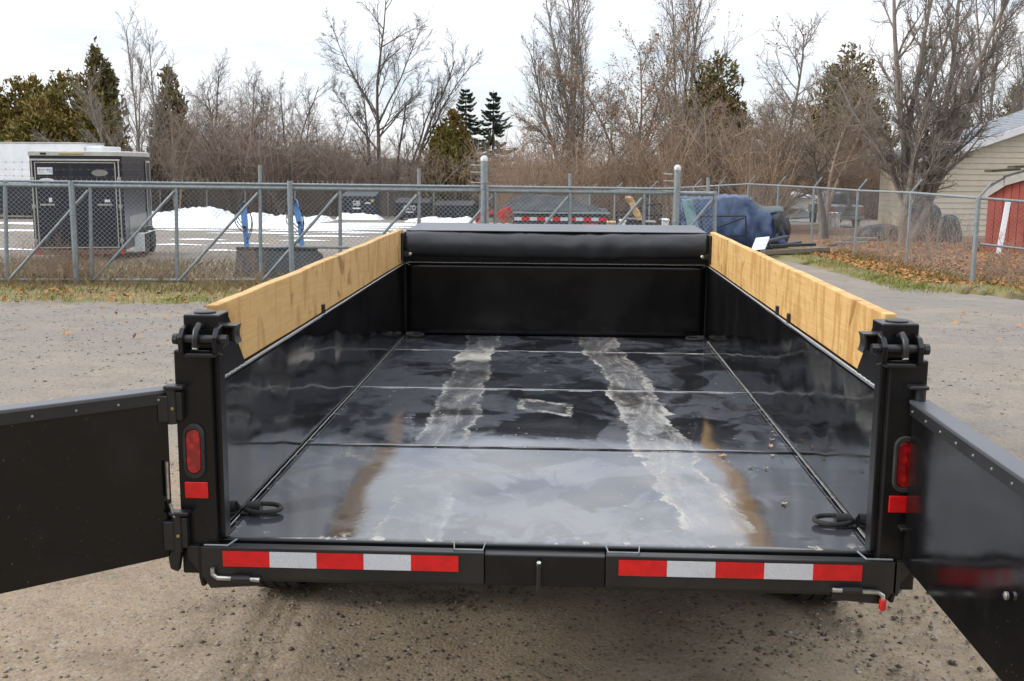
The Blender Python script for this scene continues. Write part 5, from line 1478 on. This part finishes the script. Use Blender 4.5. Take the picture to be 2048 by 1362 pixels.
# --- the big multi stemmed tree and companions
BIG = dict(n=(16, 12, 10, 4), ang=(36, 38, 42, 44), lr=(.36, .42, .45, .5), up=(.03, .07, .05, .03, 0), jit=(.06, .12, .17, .2, .22), t0=(.12, .12, .1, .1))
bare_tree('huge multi stemmed bare tree in front of the cream house', 1815, 32.5, -90, 26, 'bark_grey', ((-.12, 0, 1.0), (.03, .1, 1.0), (.16, 0, 1.0), (.30, -.05, .95), (.62, 0, .8), (-.02, -.1, .8), (-.55, 0, .55, .12)), .15, **BIG)
bare_tree('fan shaped bare tree rising above the house roof at the right', 1955, 52, -80, 27, 'bark_grey', ((-.12, 0), (-.04, 0), (.06, .1), (.16, 0), (.25, 0)), .10, **BIG)
bare_tree('slender bare tree at the right edge above the roof', 2060, 50, -60, 28, 'bark_grey', ((-.08, 0), (.1, 0), (0, .1)), .09, **BIG)
cedar('dark evergreen peeking over the house roof at the right edge', 2020, 62, 165, 70, 11, 'cedar_dark', n=12000)
cedar('dark evergreen behind the big multi stemmed tree', 1900, 60, 205, 70, 12, 'cedar_dark', n=11000)

# --- thickets (nobody could count them)
def thicket(name, spans, mat, seed, n, h0, h1, rad=.009):
    rs = random.Random(seed); ln = Lines()
    for _ in range(n):
        px0, px1, ya, yb, hs = rs.choices(spans, [abs(s_[1]-s_[0]) for s_ in spans])[0]
        b = gpt(rs.uniform(px0, px1), rs.uniform(ya, yb)); h = rs.uniform(h0, h1)*hs
        p = np.array(b); d = np.array([rs.gauss(0, .28), rs.gauss(0, .28), 1.0]); d /= np.linalg.norm(d)
        pts = [p]; ds = [d]
        for i in range(4):
            d = d+np.array([rs.gauss(0, .16), rs.gauss(0, .16), rs.gauss(0, .08)]); d /= np.linalg.norm(d)
            pts.append(pts[-1]+d*h/4); ds.append(d)
        r = rad*rs.uniform(.8, 1.8)
        ln.add(pts, [r*1.4, r*1.2, r, r*.8, r*.5], 3)
        for k in range(rs.randint(5, 9)):
            t = rs.uniform(.2, 3.9); i = int(t); q = t-i
            s0 = pts[i]*(1-q)+pts[i+1]*q
            e = ds[i]*.6+np.array([rs.gauss(0, .6), rs.gauss(0, .6), rs.gauss(.1, .35)]); e /= np.linalg.norm(e)
            le = h*rs.uniform(.12, .34); m = s0+e*le*.5; e2 = e+np.array([rs.gauss(0, .3), rs.gauss(0, .3), rs.gauss(.1, .3)])
            ln.add([s0, s0+(e+e2*.5)*le*.62], [r*.7, r*.35], 3)
            e3 = e+np.array([rs.gauss(0, .6), rs.gauss(0, .6), rs.gauss(0, .5)])
            ln.add([m, m+e3*le*.42], [r*.5, r*.3], 3)
    return tag(link(name, ln.mesh(name), mat), kind='stuff')
thicket('brown_thicket', [(300, 700, 58, 66, 1.05), (380, 570, 57, 62, 1.6), (560, 700, 58, 64, 1.15), (680, 1080, 58, 66, 1.0), (220, 320, 57, 64, .9)], 'brush', 1, 3500, 2.2, 4.4, .012)
thicket('tan_thicket', [(1000, 1340, 44, 56, 1.05), (1320, 1560, 42, 50, 1.3), (1500, 1562, 38, 46, 1.2), (1560, 1780, 60, 66, 1.3)], 'brush2', 2, 2700, 1.8, 4.0, .010)
thicket('dense_underbrush', [(280, 1100, 60, 68, .8), (1050, 1420, 50, 58, .7), (1600, 1800, 61, 66, .9)], 'brush', 6, 1300, 1.5, 3.2, .026)
thicket('fence_weeds', [(1740, 1960, 20, 33, 1.0), (1660, 1740, 27, 32, .6), (1960, 2150, 17.8, 20, .7)], 'brush2', 3, 300, .4, 1.3, .004)
thicket('gate_weeds', [(-40, 520, 14.6, 17.5, 1.0), (20, 180, 15, 16, 1.3)], 'brush2', 4, 420, .25, .75, .0025)

# far wooded rise closing the view behind the trees
fr = vnoise(123)
def ridge(u, v):
    x = -130+260*u; y = 82+40*v
    return (x, y, gz(y)-.3+(3.6+.9*fr(x*.12, v)+.35*fr(x*.7, v*3))*math.sin(PI/2*min(1, v*1.6)))
MT['far_wood'] = pm('distant_wood_floor', (.075, .056, .044), (.05, .042, .034), 1.2, .95, .8, 4)
tag(sheet('wooded_rise', ridge, 160, 10, 'far_wood', None, 0), kind='structure')

# ================================================================== GRASS, LEAVES, STONES
def blades(name, regions, n, mat, seed, h0, h1, wd):
    rs = np.random.RandomState(seed); V = []
    P = []
    tot = sum(r[4] for r in regions)
    for x0, x1, y0, y1, wgt in regions:
        m = int(n*wgt/tot); P.append(np.stack([rs.uniform(x0, x1, m), rs.uniform(y0, y1, m)], 1))
    P = np.concatenate(P); m = len(P)
    cl = np.sin(P[:, 0]*2.1+np.sin(P[:, 1]*1.7)*2)*np.sin(P[:, 1]*2.9+P[:, 0]*.7)
    keep = rs.uniform(-1, 1.2, m) < cl+.35; P = P[keep]; m = len(P)
    z = np.array([gz(y) for y in P[:, 1]])+.02
    h = rs.uniform(h0, h1, m); an = rs.uniform(0, 6.28, m); ln_ = rs.uniform(.1, .9, m)*h
    bx, by = np.cos(an)*wd, np.sin(an)*wd
    lx, ly = np.cos(an+1.3)*ln_, np.sin(an+1.3)*ln_
    a = np.stack([P[:, 0]-bx, P[:, 1]-by, z], 1); b = np.stack([P[:, 0]+bx, P[:, 1]+by, z], 1)
    c = np.stack([P[:, 0]+lx*.4+bx*.6, P[:, 1]+ly*.4+by*.6, z+h*.6], 1); e = np.stack([P[:, 0]+lx, P[:, 1]+ly, z+h*.92], 1)
    V = np.stack([a, b, c, e], 1).reshape(-1, 3)
    return tag(link(name, npmesh(name, V, np.arange(len(V)).reshape(-1, 4)), mat), kind='stuff')
blades('green_grass', [(-17, 2, 12.4, 14.4, 3), (5.9, 8, 15.5, 26, 3), (8, 14, 13.3, 16.4, 2), (-14, -7, 17, 21, 1)], 26000, 'grass', 1, .03, .11, .006)
blades('dry_grass', [(-17, 2, 13.8, 16.2, 4), (-16, -5, 16, 20.5, 3), (7.3, 8.2, 17, 27, .8), (8, 15, 15.8, 17.2, .6)], 26000, 'straw', 2, .05, .20, .004)
def flat_leaves(name, regions, n, mat, seed, size):
    rs = np.random.RandomState(seed); P = []; tot = sum(r[4] for r in regions)
    for x0, x1, y0, y1, wgt in regions:
        m = int(n*wgt/tot); P.append(np.stack([rs.uniform(x0, x1, m), rs.uniform(y0, y1, m)], 1))
    P = np.concatenate(P); m = len(P)
    C = np.concatenate([P, (np.array([gz(y) for y in P[:, 1]])+rs.uniform(.03, .10, m))[:, None]], 1)
    U = rs.normal(0, 1, (m, 3)); U[:, 2] *= .5; U /= np.linalg.norm(U, axis=1, keepdims=True)
    W = np.cross(U, np.array([0, 0, 1.])+rs.normal(0, .4, (m, 3))); W /= np.linalg.norm(W, axis=1, keepdims=True)
    s_ = rs.uniform(.6, 1.3, (m, 1))*size
    return tag(link(name, quads(name, C, U*s_, W*s_*.6), mat), kind='stuff')
flat_leaves('fallen_leaves', [(8.2, 16, 17.4, 24, 5), (8.2, 15, 24, 33, 4), (6.6, 8.3, 17, 28, 2.2), (8, 14, 14.4, 17.4, 2), (-16, 1, 12.2, 14.2, .5), (-9, 8, 8, 14, .08)], 21000, 'dead_leaf', 5, .045)

def stones(name, n, seed, x0, x1, y0, y1, s0, s1, mat='stone', dens=None):
    rs = np.random.RandomState(seed)
    P = np.stack([rs.uniform(x0, x1, n), rs.uniform(y0, y1, n)], 1)
    if dens is not None: P = P[[rs.random_sample() < dens(a, b) for a, b in P]]
    n = len(P); sz = s0+(s1-s0)*rs.uniform(0, 1, n)**3
    oct_ = np.array([[1, 0, 0], [0, 1, 0], [-1, 0, 0], [0, -1, 0], [0, 0, .7], [0, 0, -.6]])
    V = oct_[None]*rs.uniform(.6, 1.3, (n, 6, 1))*sz[:, None, None]
    an = rs.uniform(0, 6.28, n); ca, sa = np.cos(an), np.sin(an)
    X = V[:, :, 0]*ca[:, None]-V[:, :, 1]*sa[:, None]; Y_ = V[:, :, 0]*sa[:, None]+V[:, :, 1]*ca[:, None]
    z = np.array([gz(y) for y in P[:, 1]])
    V = np.stack([X+P[:, :1], Y_+P[:, 1:], V[:, :, 2]+z[:, None]+sz[:, None]*.15], 2).reshape(-1, 3)
    f = np.array([[0, 1, 4], [1, 2, 4], [2, 3, 4], [3, 0, 4], [1, 0, 5], [2, 1, 5], [3, 2, 5], [0, 3, 5]])
    T = (f[None]+(np.arange(n)*6)[:, None, None]).reshape(-1, 3)
    return tag(link(name, npmesh(name, V, None, T), mat), kind='stuff')
stones('loose_gravel', 12000, 1, -3.2, 3.2, .1, 4.0, .003, .013)
stones('loose_gravel', 10000, 2, -9, 9, 3, 13, .006, .022)
stones('soil_clods', 26000, 3, -1.6, 1.9, .2, 2.2, .002, .016, 'clod', lambda x, y: math.exp(-((x-.1+.25*math.sin(y*5))/.6)**2)*.8+.08)

# leaves lying on the trailer floor
r_ = random.Random(3)
LF = NT('curled_tan_leaf').put(col=(.36, .25, .13), rough=.7)
lf0 = None
for i, (px, py) in enumerate(((1545, 880), (1542, 893), (1545, 912), (1532, 937), (1568, 1008), (1605, 880), (1500, 935), (1445, 912))):
    d = ray(px, py); t = (ZF+.004-CAM[2])/d[2]; p = CAM+t*d
    if lf0 is None:
        s = MB()
        vs = [(0, -.030, .004), (.012, -.012, 0), (.016, .004, .008), (.006, .026, .004), (0, .036, .012), (-.008, .022, .002), (-.015, .002, .009), (-.010, -.014, 0), (0, 0, -.001), (.022, .012, .010), (-.022, .010, .010)]
        s.add(vs, [(0, 1, 8), (1, 2, 8), (2, 9, 3), (2, 3, 8), (3, 4, 8), (4, 5, 8), (5, 6, 8), (5, 10, 6), (6, 7, 8), (7, 0, 8)])
        lf0 = s.build('dry_leaf', LF); o = lf0
        m = o.modifiers.new('solid', 'SOLIDIFY'); m.thickness = .0012
    else:
        o = lf0.copy(); COL.objects.link(o)
    o.location = (p[0], p[1], ZF+.005); o.rotation_euler = (r_.uniform(-.2, .2), r_.uniform(-.2, .2), r_.uniform(0, 6.28)); k = r_.uniform(.35, .62); o.scale = (k, k, k)
    tag(o, 'small curled dry leaf lying on the black trailer floor', 'leaf', 'dry leaves on the trailer floor')
